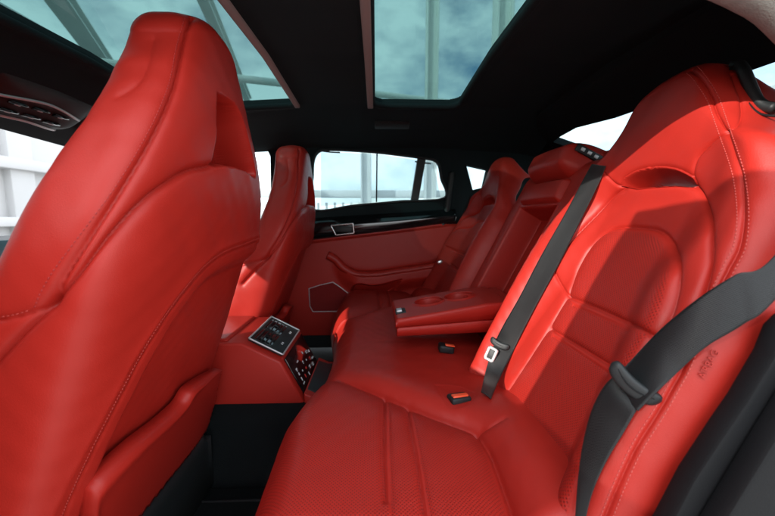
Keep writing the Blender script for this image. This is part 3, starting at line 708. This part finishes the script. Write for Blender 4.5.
a, b = at(377, 153, y=DY + .008), at(376.5, 202, y=DY + .008); tube('blind_pole', [a, b], .0035, blackp, bl)
for p, q in (((322, 151), (340, 152.5)), ((415, 161.5), (431, 163.5))):
    a, b = at(*p, y=DY + .004), at(*q, y=DY + .004); tube('blind_hook', [a, (a + b) / 2 + (0, 0, -.002), b], .0035, blackp, bl)
plate('window_divider', xz([(418, 156), (426, 157), (418.5, 199.5), (411, 200.5)], DY), DY - .008, DY + .031, blackp, rd)
V, F = tube_vf(np.array([(p[0], DY - .013, p[1]) for p in win + win[:1]]), .006, 8); build('window_seal', V, F, blackp, rd)
# lower padded panel as a relief
nx, nz_ = 260, 200; xs = np.linspace(-.46, .44, nx); zs2 = np.linspace(.10, .665, nz_); A, B = np.meshgrid(xs, zs2, indexing='ij')
def xz_(pts): return np.array(xz(spline(pts, 1.5), DY - .03))
tl = xz_([(290, 243), (312, 241), (350, 236.5), (400, 230.5), (450, 224)]); ztop = np.interp(A, tl[:, 0], tl[:, 1])
h = .004 + .016 * sstep(0, .012, ztop - B)
arml = xz_([(318, 249), (328, 252), (336, 256.5), (342, 263), (349, 268), (359, 271.5), (378, 271.5), (397, 268.5), (415, 266), (440, 262)])
za = np.interp(A, arml[:, 0], arml[:, 1]); fx = sstep(arml[8, 0], arml[30, 0], A)
h = h + .044 * fx * np.where(B < za, sstep(0, .02, za - B) * (1 - sstep(.05, .12, za - B)), 0)                # swell of the armrest shelf
V3 = np.stack([A.ravel(), np.zeros(A.size), B.ravel()], 1); d = pdist(V3, np.stack([arml[:, 0], 0 * arml[:, 0], arml[:, 1]], 1)).reshape(A.shape)
h = h - .010 * np.exp(-d / .006) * fx
pocket = xz_([(384, 296), (394, 290), (400, 280), (401, 277), (375, 283), (360, 281), (352, 286), (352, 298), (370, 300)]); ip = inpoly(A, B, pocket)
dp = pdist(V3, np.stack([pocket[:, 0], 0 * pocket[:, 0], pocket[:, 1]], 1)).reshape(A.shape); h = h - np.where(ip, .03 * sstep(0, .012, dp), 0)
P = np.stack([A, DY - .022 - h, B], -1); Q = P.copy(); Q[..., 1] = DY + .02
V, F = sheet(P, Q, flip=True); build('red_panel', V, F, leather, rd)
bar = np.array([(p[0], DY - .045, p[1]) for p in arml[6:-2]]); n_ = len(bar)
tube('pull_armrest', resample(bar, .006) - np.array([0, .004, .014]), .021, leather, rd, 14)
gt = xz_([(300, 241), (312, 240), (350, 235.5), (400, 229.5), (447, 223)]); gb = xz_([(300, 219), (350, 215.5), (400, 212.5), (447, 209)])
# gloss trim: a convex strip between the pad and the red panel
k = 60; xg = np.linspace(-.46, .40, k); vv = np.linspace(0, 1, 14); zt_ = np.interp(xg, gb[:, 0], gb[:, 1]); zb_ = np.interp(xg, gt[:, 0], gt[:, 1])
P = np.zeros((k, 14, 3)); P[..., 0] = xg[:, None]; P[..., 2] = zb_[:, None] + (zt_ - zb_)[:, None] * vv[None]; P[..., 1] = DY - .016 - .016 * np.sin(math.pi * vv)[None] - .01 * (1 - vv)[None]
Q = P.copy(); Q[..., 1] = DY; V, F = sheet(P, Q, flip=True); build('gloss_trim', V, F, gloss, rd)
hx = [at(px, py, y=DY - .045) for px, py in ((331, 225.5), (353, 223.5), (354, 233), (336, 235))]
V, F = tube_vf(resample(np.array(hx + hx[:1]), .004), .0042, 8); ho = build('handle', V, F, chrome, rd)
bm = bmesh.new(); c = sum(hx) / 4; add_box(bm, (c[0], DY - .034, c[2]), (.085, .012, .030), Matrix.Rotation(R(4), 3, 'Y'), bev=.004); bm_build('handle_recess', bm, blackp, ho)
sp = xz([(309, 288.5), (320, 285), (333, 282), (341, 287.5), (353, 297), (353, 311), (313, 311.5), (310, 306)], DY - .05)
gr = plate('speaker_grille', sp, DY - .052, DY - .02, mat('speaker_mesh', (.22, .010, .009), .7, 0, .3, (900, .8, 'v')), rd)
V, F = tube_vf(resample(np.array([(p[0], DY - .053, p[1]) for p in sp + sp[:1]]), .004), .0022, 8); build('speaker_bezel', V, F, silver, gr)
plate('lower_edge', [(-.46, .03), (.44, .03), (.44, .12), (-.46, .12)], DY - .03, DY + .02, blackp, rd)

fd = thing('front_door', 'far front door glimpsed past the front seats with a bright bare window', 'car door', (-.8, DY, .3))
A0, A1 = at(300, 138, y=DY), at(300, 245, y=DY)
fwin = xz([(122, 243), (150, 137), (200, 140), (255, 146.5), (268, 150), (271, 157), (272, 222), (200, 232)], DY)
fo = xz([(100, 262), (104, 243), (142, 126), (200, 131), (305.5, 138), (305.5, 252)], DY)
plate('window_surround', fo, DY - .012, DY + .03, lining, fd, [fwin]); pane('window_pane', xz([(118, 246), (146, 133), (278, 146), (278, 228)], DY), DY + .032, fd)
plate('red_panel', [(fo[0][0], .10), (-.465, .10), (-.465, .60), (fo[0][0], .60)], DY - .03, DY + .02, leather, fd)

sd = thing('pillar_trim', 'dark trim of the far rear pillar with a small triangular window', 'pillar', (.55, DY, .3))
q = xz([(465.5, 165), (487, 170), (483, 187.5), (472, 190)], DY + .01)
so = xz([(446, 148), (470, 130), (520, 120), (546, 124), (549, 152), (600, 172), (720, 205), (720, 330), (470, 345), (365, 345), (398, 300), (440, 236), (452, 200), (453, 170)], DY + .01)
plate('trim_panel', so, DY - .004, DY + .04, lining, sd, [q]); pane('quarter_pane', xz([(462, 160), (492, 166), (486, 192), (470, 194)], DY), DY + .045, sd, rearglass)
V, F = tube_vf(resample(np.array([at(px, py, y=DY - .012) for px, py in ((452, 172), (446, 215), (436, 245), (415, 280), (396, 306))]), .01), .016, 10); build('door_seal', V, F, blackp, sd)

# ================================================================== REAR WINDOW AND SHELF
def on_hatch(px, py):                                     # sloping plane of the tailgate glass
    d = ray(px, py); n = np.array([1, 0, 2.25]); t = (.72 + 1.08 * 2.25 - n @ CAM) / (n @ d); return CAM + d * t
hatch = thing('tailgate', 'black tailgate frame round the sloping rear window', 'tailgate', (.95, 0, 1.0))
hx_ = lambda x: 1.08 - (x - .72) / 2.25
opn = [tuple(on_hatch(px, py)[:2]) for px, py in ((553, 142), (558, 138), (576, 128), (615, 118))] + [(.848, -.35), (.865, -.47), (.92, -.54), (1.10, -.50), (1.28, -.45), (1.28, .42)]
out = [(.66, .74), (.66, -.72), (1.45, -.72), (1.45, .74)]
bm = bmesh.new()
for dz in (0, .03):
    es = []
    for lp in (out, opn):
        vs = [bm.verts.new((p[0], p[1], hx_(p[0]) + dz)) for p in lp]; es += [bm.edges.new((vs[i], vs[(i + 1) % len(vs)])) for i in range(len(vs))]
    bmesh.ops.triangle_fill(bm, edges=es, use_beauty=True)
bm.verts.ensure_lookup_table(); n0 = len(out) + len(opn); o = 0
for lp in (out, opn):
    for i in range(len(lp)):
        a, b = o + i, o + (i + 1) % len(lp); bm.faces.new((bm.verts[a], bm.verts[b], bm.verts[b + n0], bm.verts[a + n0]))
    o += len(lp)
bm_build('frame', bm, lining, hatch, sharp=30)
bm = bmesh.new(); bm.faces.new([bm.verts.new((p[0], p[1], hx_(p[0]) + .034)) for p in ((.78, .62), (.78, -.58), (1.32, -.52), (1.32, .52))]); r_ = bmesh.ops.extrude_face_region(bm, geom=bm.faces[:]); bmesh.ops.translate(bm, verts=[v for v in r_['geom'] if isinstance(v, bmesh.types.BMVert)], vec=(0, 0, .004))
bm_build('rear_pane', bm, rearglass, hatch)
t = thing('parcel_shelf', 'black cover behind the rear seat backs', 'shelf', (.9, 0, .74))
bm = bmesh.new(); add_box(bm, (1.02, 0, .72), (.74, 1.44, .02), bev=.006); bm_build('cover', bm, lining, t)

# ================================================================== NEAR SIDE: pillar trim, sill panel
t = thing('near_pillar_trim', 'pale grey fabric pillar trim close to the camera at the top right corner', 'pillar', (.3, -.76, .85))
RY = -.632
pts = np.array([(-1.0, RY, .98), (-.7, RY, 1.035), (-.3, RY, 1.05), (0, RY, 1.044), (.2, RY, 1.015), (.400, RY, .958), (.478, RY, .912), (.56, RY, .835), (.62, RY, .72), (.64, RY, .58)])
pts = np.array(spline(pts, .02)); V, F = tube_vf(pts, .030, 20); build('fabric_trim', V, F, beige, t)
k = np.where(pts[:, 0] < .78)[0]; P = np.stack([np.stack([pts[k] + (0, -.02, .0) + (0, (q * -.01), 0) for q in (0, 1)], 0)[0] * (1 - q) + q * np.column_stack([pts[k, 0], np.full(len(k), RY - .028), np.maximum(roof(pts[k, 0], RY) + .01, pts[k, 2] + .01)]) for q in np.linspace(0, 1, 6)], 1)
V, F = sheet(P, P + np.array([0, -.02, 0])); build('rail_lining', V, F, lining, t)
sp_ = thing('side_trim', 'dark grey plastic side trim beside the outer bolster of the near rear seat', 'trim panel', (.35, -.70, .3))
po = xz([(600, 600), (652, 516), (678, 466), (709, 419), (727, 393), (740, 371), (753, 349), (763, 324), (775, 312), (1000, 290), (1000, 900), (600, 900)], -.700)
bm = bmesh.new(); add_prism(bm, po, -.72, -.698, 'y', .004, 2); bm_build('panel', bm, greyp, sp_)
p2 = xz([(680, 556), (703, 516), (740, 455), (775, 398), (820, 330), (1000, 270), (1000, 900), (670, 900)], -.725)
bm = bmesh.new(); add_prism(bm, p2, -.742, -.7205, 'y', .004, 2); bm_build('sill_step', bm, greyp, sp_)
t = thing('quarter_panel', 'black inner quarter panel behind the near side trim', 'panel', (.6, -.72, .3))
plate('lining_panel', [(.30, .0), (1.45, .0), (1.45, .78), (.80, .98), (.52, .98), (.50, .62), (.42, .45)], -.745, -.735, lining, t)

# ================================================================== CENTRE CONSOLE WITH REAR CLIMATE PANEL
con = thing('centre_console', 'red leather centre console with black rear air vents and climate buttons', 'console', (-.4, 0, .2))
def con_sec(y0, y1, prof, name, m, bev=.008, parent=con):
    bm = bmesh.new(); add_prism(bm, prof, y0, y1, 'y', bev, 3); return bm_build(name, bm, m, parent)
K0, K1, K2, K3 = (-.352, .362), (-.264, .313), (-.214, .222), (-.75, .365)
con_sec(-.125, .125, [(-.95, .19), (-.95, .36), (-.75, .366), (-.36, .366), (-.258, .312), (-.196, .19)], 'leather_body', leather, .007)
con_sec(-.112, .112, [(-.80, .364), (-.80, .374), (-.405, .374), (-.40, .364)], 'lid', leather, .006)
def plane_pt(a, b, u, off, y):
    a, b = np.array(a), np.array(b); d = (b - a) / np.linalg.norm(b - a); n = np.array([-d[1], d[0]]); p = a + (b - a) * u + n * off; return np.array([p[0], y, p[1]])
def slope_rot(a, b): 
    return Matrix.Rotation(math.atan2(-(b[1] - a[1]), b[0] - a[0]), 3, 'Y')
C1, C2 = (-.352, .3685), (-.258, .3185)
rA = slope_rot(C1, C2)
def on_slope(u, v, off=0): return plane_pt(C1, C2, u, off, -.105 + .21 * v)
LA = math.dist(C1, C2)
bm = bmesh.new(); add_box(bm, on_slope(.5, .5, .001), (LA * .96, .206, .006), rA, bev=.002); bm_build('vent_panel', bm, blackp, con)
vp = con.children[-1]
P = [on_slope(*q, .005) for q in ((.02, .012), (.98, .012))]; P2 = [on_slope(*q, .005) for q in ((.98, .988), (.02, .988))]
fr = P + P2 + P[:1]; V, F = tube_vf(resample(np.array(fr), .004), .0024, 8); build('vent_frame', V, F, silver, con)
for v in (.28, .72):
    bm = bmesh.new(); add_box(bm, on_slope(.36, v, .0035), (LA * .50, .080, .003), rA, bev=.001); ve = bm_build('air_vent', bm, gloss, con)
    for u in (.18, .30, .42, .54):
        bm = bmesh.new(); add_box(bm, on_slope(u, v, .006), (.0035, .076, .005), rA @ Matrix.Rotation(R(30), 3, 'Y'), bev=.0008); bm_build('slat', bm, blackp, ve)
    bm = bmesh.new(); add_box(bm, on_slope(.36, v, .008), (.014, .010, .006), rA, bev=.002); bm_build('vent_knob', bm, greyp, ve)
    bm = bmesh.new(); add_box(bm, on_slope(.80, v, .005), (.010, .020, .004), rA, bev=.0015); wv_ = bm_build('vent_wheel', bm, blackp, con)
    for k in (-1, 1):
        bm = bmesh.new(); add_box(bm, on_slope(.80, v + k * .025, .0075), (.006, .003, .001), rA); bm_build('wheel_mark', bm, white_mark, wv_)
D1_, D2_ = (-.2545, .312), (-.2005, .205); rB = slope_rot(D1_, D2_); LB = math.dist(D1_, D2_)
def on_low(u, v, off=0): return plane_pt(D1_, D2_, u, off, -.105 + .21 * v)
bm = bmesh.new(); add_box(bm, on_low(.5, .5, .001), (LB * .97, .208, .005), rB, bev=.0015); cp = bm_build('climate_panel', bm, gloss, con)
P = [on_low(.99, .005, .0035), on_low(.99, .995, .0035)]; tube('panel_edge', P, .003, silver, con)
random.seed(2)
for v, us in ((.14, (.42, .55, .68, .80)), (.30, (.34, .60, .74)), (.46, (.48, .66, .82)), (.62, (.34, .56, .74)), (.78, (.42, .62, .80)), (.90, (.5, .72))):
    for u in us:
        red_one = (v, u) in ((.30, .74), (.78, .62), (.46, .66)); kk = random.choice(((.006, .010), (.004, .014), (.008, .006), (.005, .005)))
        bm = bmesh.new(); add_box(bm, on_low(u, v, .0040), (kk[0], kk[1], .001), rB)
        if random.random() < .6: add_box(bm, on_low(u + .05, v, .0040), (.002, kk[1] * .8, .001), rB)
        bm_build('button_symbol', bm, red_mark if red_one else white_mark, cp)
con_sec(-.125, .125, [(-.20, .17), (-.20, .222), (-.165, .205), (-.05, .20), (-.05, .17)], 'tray_rim', leather, .006)
con_sec(-.098, .098, [(-.195, .20), (-.195, .2215), (-.165, .2095), (-.06, .2065), (-.06, .20)], 'tray_shutter', blackp, .003)

# ================================================================== DASHBOARD AND MIRROR AT THE FAR LEFT
t = thing('dashboard', 'dark dashboard top with a teal tinted screen at the far left edge', 'dashboard', (-1.4, 0, .4))
bm = bmesh.new(); add_prism(bm, [(-1.75, .20), (-1.75, .60), (-1.50, .625), (-1.22, .60), (-1.12, .52), (-1.12, .20)], -.72, .72, 'y', .03, 3); bm_build('dash_top', bm, blackp, t)
a = at(4, 252, x=-1.2)
bm = bmesh.new(); add_box(bm, (-1.19, a[1] + .02, a[2] - .01), (.02, .30, .10), Matrix.Rotation(R(-20), 3, 'Y'), bev=.006); bm_build('screen', bm, teal_dash, t)
t = thing('rear_view_mirror', 'black interior mirror whose rounded edge shows at the left border', 'mirror', tuple(at(-34, 150, x=-1.0)))
c = at(-34, 150, x=-1.0); bm = bmesh.new(); add_box(bm, c, (.03, .13, .055), bev=.012, seg=3); bm_build('housing', bm, blackp, t)
bm = bmesh.new(); add_box(bm, c + np.array([-.01, .02, .06]), (.02, .025, .10), bev=.006); bm_build('stalk', bm, blackp, t)

# ================================================================== SEAT BELTS AND BUCKLES
def strap(name, rows, m, parent, thick=.0014, across=14):
    """woven webbing through pairs of edge points (3D), with a slight thickness"""
    A = spline(np.array([r[0] for r in rows]), .006); B = spline(np.array([r[1] for r in rows]), .006); k = 140
    def par(Q):
        u = np.linspace(0, len(Q) - 1, k); return np.stack([np.interp(u, np.arange(len(Q)), Q[:, c]) for c in range(3)], 1)
    # same parameter on both edges: spline each with equal counts
    def sp3(P, n=24):
        P = np.array(P, float); o = []
        for i in range(len(P) - 1):
            a = P[i - 1] if i else 2 * P[0] - P[1]; b = P[i]; c = P[i + 1]; d = P[i + 2] if i + 2 < len(P) else 2 * P[-1] - P[-2]
            t = (np.arange(n) / n)[:, None]; o.append(.5 * (2 * b + (c - a) * t + (2 * a - 5 * b + 4 * c - d) * t**2 + (3 * b - a - 3 * c + d) * t**3))
        return np.vstack(o + [P[-1:]])
    A = sp3([r[0] for r in rows]); B = sp3([r[1] for r in rows]); w_ = np.linspace(0, 1, across)[None, :, None]
    P = A[:, None] * (1 - w_) + B[:, None] * w_; N = normals(P); Ln = np.concatenate([[0], np.cumsum(np.linalg.norm(np.diff((A + B) / 2, axis=0), axis=1))])
    wd = np.linalg.norm(A - B, axis=1).mean(); uv = np.stack([np.repeat(Ln[:, None], across, 1), np.repeat(np.linspace(0, wd, across)[None], len(Ln), 0)], -1).reshape(-1, 2)
    if ((CAM - P) * N).sum() < 0: N = -N
    b = .0012 * np.sin(math.pi * np.linspace(0, 1, across))[None, :, None]
    V, F = sheet(P + N * (thick / 2 + b), P - N * (thick / 2 - b), flip=((np.cross(P[1, 0] - P[0, 0], P[0, 1] - P[0, 0])) @ N[0, 0]) < 0)
    return build(name, V, F, m, parent, uv=np.vstack([uv, uv]))
def D(px, py, d): return at(px, py, y=CAM[1] + d)
def hit(px, py, off):
    best = None
    for bv in (bf_back, bf_mid, bf_cush):
        h, n_, i_, t_ = bv.ray_cast(Vector(CAM), Vector(ray(px, py)).normalized())
        if h is not None and (best is None or t_ < best): best = t_
    return best - off if best else None
def lay(rows, off, lead=0):
    """pairs of outline points laid a little in front of the leather"""
    T = [[hit(*p, off) for p in r] for r in rows]; T = np.array([[v if v is not None else np.nan for v in r] for r in T], float)
    m = np.nanmin(T, axis=1); ok = ~np.isnan(m); m = np.interp(np.arange(len(m)), np.where(ok)[0], m[ok]); T = np.where(np.isnan(T), m[:, None], T)
    T = np.minimum(T, m[:, None] + .012)
    k = np.pad(T, ((1, 1), (0, 0)), 'edge'); T = np.minimum(T, (k[:-2] + k[1:-1] * 2 + k[2:]) / 4)
    return [tuple(CAM + np.array(Vector(ray(*p)).normalized()) * T[i, j] for j, p in enumerate(r)) for i, r in enumerate(rows)]
sb = thing('seat_belt', 'near black seat belt crossing the outer bolster with its tongue hanging midway', 'seat belt', tuple(D(640, 385, .40)), 'rear seat belts')
up = [(np.array([.555, -.668, .915]), np.array([.592, -.668, .885])), (np.array([.472, -.690, .795]), np.array([.500, -.692, .755])), (D(776, 254, .318), D(778, 296, .312)), (D(735, 275, .325), D(742, 325, .318)), (D(700, 297, .340), D(706, 347, .330)), (D(660, 330, .365), D(676, 374, .355)), (D(628, 364, .385), D(651, 398, .375)), (D(611, 381, .392), D(638, 411, .38))]
def clear(rows, off):
    o = []
    for r in rows:
        q = []
        for p in r:
            v = Vector(p - CAM); best = v.length
            for bv in (bf_back, bf_mid):
                h_ = bv.ray_cast(Vector(CAM), v.normalized())
                if h_[0] is not None: best = min(best, h_[3] - off)
            q.append(CAM + np.array(v.normalized()) * best)
        o.append(tuple(q))
    return o
up = up[:2] + clear(up[2:], .012)
strap('shoulder_webbing', up, webbing, sb)
lo = lay([((622, 367), (648, 400)), ((606, 384), (637, 410)), ((592, 410), (624, 432)), ((583, 444), (606, 462)), ((578, 480), (592, 494)), ((575, 520), (583, 530))], .010)
lo[0] = (D(624, 369, .384), D(648, 399, .372))
strap('lap_webbing', lo, webbing, sb)
def tongue(parent, c, ax_along, ax_across, sc=1.0):
    """plastic-covered latch tongue: bowed bar with a slot plate"""
    a = Vector(ax_along).normalized(); b = Vector(ax_across); b = (b - a * b.dot(a)).normalized(); n = a.cross(b)
    M = Matrix((a, b, n)).transposed(); bm = bmesh.new()
    bm.free(); A_, B_, N_ = (np.array(v) for v in (a, b, n)); N_ = N_ if N_ @ (CAM - c) > 0 else -N_
    V = []; F = []; n_ = 18
    for k in np.linspace(-1, 1, 25):
        p = c + B_ * (.0285 * sc * k) - A_ * (.006 * sc * k * k) - N_ * (.003 * sc * k * k) + N_ * .003; e = math.sqrt(max(.06, 1 - abs(k) ** 8))
        for q in range(n_):
            g = 2 * math.pi * q / n_; cg, sg_ = math.cos(g), math.sin(g)
            V.append(p + A_ * (.0095 * sc * e * math.copysign(abs(cg) ** .6, cg)) + N_ * (.0052 * sc * e * math.copysign(abs(sg_) ** .6, sg_)))
    for i in range(24):
        for q in range(n_): F.append([i * n_ + q, i * n_ + (q + 1) % n_, (i + 1) * n_ + (q + 1) % n_, (i + 1) * n_ + q])
    F.append(list(range(n_))[::-1]); F.append([24 * n_ + q for q in range(n_)]); o = build('tongue', V, F, blackp, parent)
    P = np.array([c + B_ * (.021 * sc * k) - A_ * (.0005 + .006 * sc * k * k) + N_ * (.0085 * sc - .003 * sc * k * k) for k in np.linspace(-1, 1, 15)]); V, F = tube_vf(P, .0009, 6); build('tongue_rib', V, F, greyp, o)
    return o, M
e0, e1 = D(619, 366, .378), D(644, 405, .362); across = e1 - e0; c = (e0 + e1) / 2; along = D(600, 400, .39) - D(660, 352, .36)
tg, M = tongue(sb, c + (CAM - c) * .012, along, across, 1.02)
n = np.array(M.col[2]); n = n if n @ (CAM - c) > 0 else -n
bm = bmesh.new(); bmesh.ops.create_cone(bm, cap_ends=True, segments=24, radius1=.0055, radius2=.0048, depth=.003, matrix=Matrix.Translation(Vector(D(624, 386, .374)) + Vector(n) * .003) @ Vector(n).to_track_quat('Z', 'Y').to_matrix().to_4x4()); bm_build('belt_stop', bm, blackp, sb)
st_ = sb.children[-1]; V, F = tube_vf(np.array([np.array(D(624, 386, .374)) + n * .0048 + .0035 * (np.array(M.col[0]) * math.cos(q) + np.array(M.col[1]) * math.sin(q)) for q in np.linspace(0, 2 * math.pi, 25)]), .0006, 6); build('stop_ring', V, F, greyp, st_)

sb2 = thing('seat_belt', 'black seat belt running down beside the centre backrest with a pale latch tongue', 'seat belt', tuple(D(500, 345, .78)), 'rear seat belts')
m2 = lay([((592, 164), (606, 166)), ((583, 180), (599, 183)), ((566, 212), (583, 216)), ((541, 256), (560, 262)), ((519, 298), (537, 304)), ((503, 326), (521, 335)), ((494, 345), (511, 356)), ((486, 370), (500, 378)), ((481, 392), (491, 399))], .006)
strap('shoulder_webbing', m2, webbing, sb2)
e0, e1 = lay([((489, 338), (510, 352))], .010)[0]; c = (e0 + e1) / 2; q0, q1 = lay([((489, 365), (512, 315))], .010)[0]
tg, M = tongue(sb2, c, q0 - q1, e1 - e0, .80)
al = np.array(M.col[0]); ac = np.array(M.col[1]); nn = np.array(M.col[2]); nn = nn if nn @ (CAM - c) > 0 else -nn
if al @ (q0 - q1) < 0: al = -al
pc = lay([((491, 354), (491, 354))], .034)[0][0]; lp = [pc + al * x + ac * y for x, y in ((-.013, -.009), (.014, -.009), (.014, .009), (-.013, .009))]
V, F = tube_vf(resample(np.array(lp + lp[:1]), .003), .0036, 8); lpo = build('latch_plate', V, F, mat('bright_zinc', (.80, .80, .78), .35, .7), sb2)
bm = bmesh.new(); Mx = Matrix((Vector(al), Vector(ac), Vector(nn))).transposed(); add_box(bm, pc - nn * .0015, (.024, .015, .003), Mx, bev=.001); bm_build('latch_slot', bm, blackp, lpo)

sb3 = thing('seat_belt', 'distant black seat belt along the far dark pillar with a small bright tongue', 'seat belt', tuple(at(438, 262, y=.62)), 'rear seat belts')
m3 = [(at(470, 196, y=.68), at(476, 197, y=.66)), (at(455, 232, y=.66), at(461, 234, y=.64)), (at(440, 262, y=.64), at(446, 264, y=.62)), (at(430, 285, y=.63), at(437, 287, y=.61)), (at(424, 302, y=.62), at(430, 304, y=.60))]
strap('shoulder_webbing', m3, webbing, sb3)
bm = bmesh.new(); c = at(440, 262, y=.60); add_box(bm, c, (.028, .030, .020), Matrix.Rotation(R(-30), 3, 'Y'), bev=.006); bm_build('latch_plate', bm, chrome, sb3)

# raised lettering on the outer bolster
P_, N_ = cast(bf_back, [(708, 364), (700, 379)])
zz = Vector(N_[0]).normalized(); xx = Vector(P_[0] - P_[1]); xx = (xx - zz * xx.dot(zz)).normalized(); Mx = Matrix((xx, zz.cross(xx), zz)).transposed()
lo_ = txt('airbag_lettering', 'AIRBAG', .0095, leather, near, P_[0] + np.array(zz) * .0026, Mx.to_euler(), .0008)
bpy.context.view_layer.update(); me_ = bpy.data.meshes.new_from_object(lo_.evaluated_get(bpy.context.evaluated_depsgraph_get())); me_.name = 'airbag_lettering'
cu_ = lo_.data; nm_ = bpy.data.objects.new('airbag_emboss', me_); C.objects.link(nm_); nm_.parent = near; nm_.location = lo_.location; nm_.rotation_euler = lo_.rotation_euler
bpy.data.objects.remove(lo_); bpy.data.curves.remove(cu_); nm_.name = 'airbag_lettering'

def buckle(px, py, sc, label, yaw=0):
    P, N = cast(bf_cush, [(px, py)]); c = P[0]; n = Vector(N[0]); t = thing('belt_buckle', label, 'buckle', tuple(c), 'seat belt buckles in the cushion')
    y_ = Vector((math.cos(yaw), math.sin(yaw), 0)); y_ = (y_ - n * y_.dot(n)).normalized(); x_ = y_.cross(n); M = Matrix((x_, y_, n)).transposed()
    bm = bmesh.new(); add_box(bm, Vector(c) + n * .002, (.040 * sc, .052 * sc, .020 * sc), M, bev=.006 * sc, seg=3); bm_build('housing', bm, blackp, t)
    bm = bmesh.new(); add_box(bm, Vector(c) + n * (.011 * sc + .002) + x_ * .006 * sc, (.017 * sc, .040 * sc, .006 * sc), M, bev=.002 * sc); bm_build('release_button', bm, orange, t)
buckle(459, 400, .80, 'black buckle with orange red button in the near seat cushion', .2)
t = thing('belt_buckle', 'black buckle with red button half hidden below the armrest', 'buckle', tuple(at(446, 349, z=.335)), 'seat belt buckles in the cushion')
c = at(446, 348, z=.335); bm = bmesh.new(); add_box(bm, c, (.042, .036, .022), Matrix.Rotation(R(10), 3, 'Y'), bev=.006, seg=3); bm_build('housing', bm, blackp, t)
bm = bmesh.new(); add_box(bm, c + np.array([.008, -.012, .0125]), (.026, .013, .004), Matrix.Rotation(R(10), 3, 'Y'), bev=.0015); bm_build('release_button', bm, orange, t)

# belt outlet beside the near headrest
bg_ = thing('belt_outlet', 'dark belt outlet frame with a rounded end beside the near headrest', 'belt guide', tuple(D(752, 95, .50)))
V, F = tube_vf(resample(spline([D(731, 66, .53), D(739, 65, .52), D(744, 71, .50), D(750, 86, .49), D(757, 101, .48), D(766, 107, .47), D(776, 108, .46)], .01), .004), .0075, 10); build('frame', V, F, blackp, bg_)
V, F = tube_vf(resample(spline([D(730, 69, .52), D(737, 70, .51), D(742, 86, .50), D(749, 104, .48), D(760, 114, .465), D(776, 116, .45)], .01), .004), .0016, 8); build('silver_edge', V, F, greyp, bg_)

# ================================================================== NEAR SIDE: unseen doors; front pillar widened against sun, open rear door added to shape sunlight
nf = thing('front_door', 'unseen closed near front door with a black pillar widened to keep sun off the driver seat', 'car door', (-.8, -.75, .3))
plate('door_body', [(-1.75, .05), (-.45, .05), (-.45, .72), (-1.75, .70)], -.80, -.735, leather, nf)
plate('sun_block_pillar', [(-.70, .71), (-.45, .71), (-.45, 1.14), (-.68, 1.14)], -.78, -.735, lining, nf)  # out of view, made wide and tall to block sun from the driver seat
plate('window_pane', [(-1.50, .70), (-.67, .715), (-.65, 1.03), (-1.0, 1.0)], -.765, -.760, glassmat('dark_side_glass', (.25, .28, .28), .03), nf)
nr = thing('rear_door', 'unseen open near rear door added beside the camera to shape the sunlight on the near seat', 'car door', (-.43, -.765, 0))  # unseen door, added for the shadow it throws on the near seat
def door_plate(name, poly, y0, y1, m, hole=None):
    o = plate(name, [(p[0] - .43, p[1]) for p in poly], y0 - .765, y1 - .765, m, nr, [[(p[0] - .43, p[1]) for p in h] for h in hole] if hole else None); return o
door_plate('door_body', [(0, .08), (.60, .08), (.80, .34), (.88, .72), (0, .72)], -.06, 0, leather)
door_plate('window_pane', [(.205, .72), (.86, .73), (.80, 1.0), (.60, 1.18), (.335, 1.18)], -.034, -.030, glassmat('sun_shading_glass', (.40, .42, .42), .03))  # oversized pane, outline and tint shaped to half-shade the near backrest
nr.rotation_euler = (0, 0, R(-70))
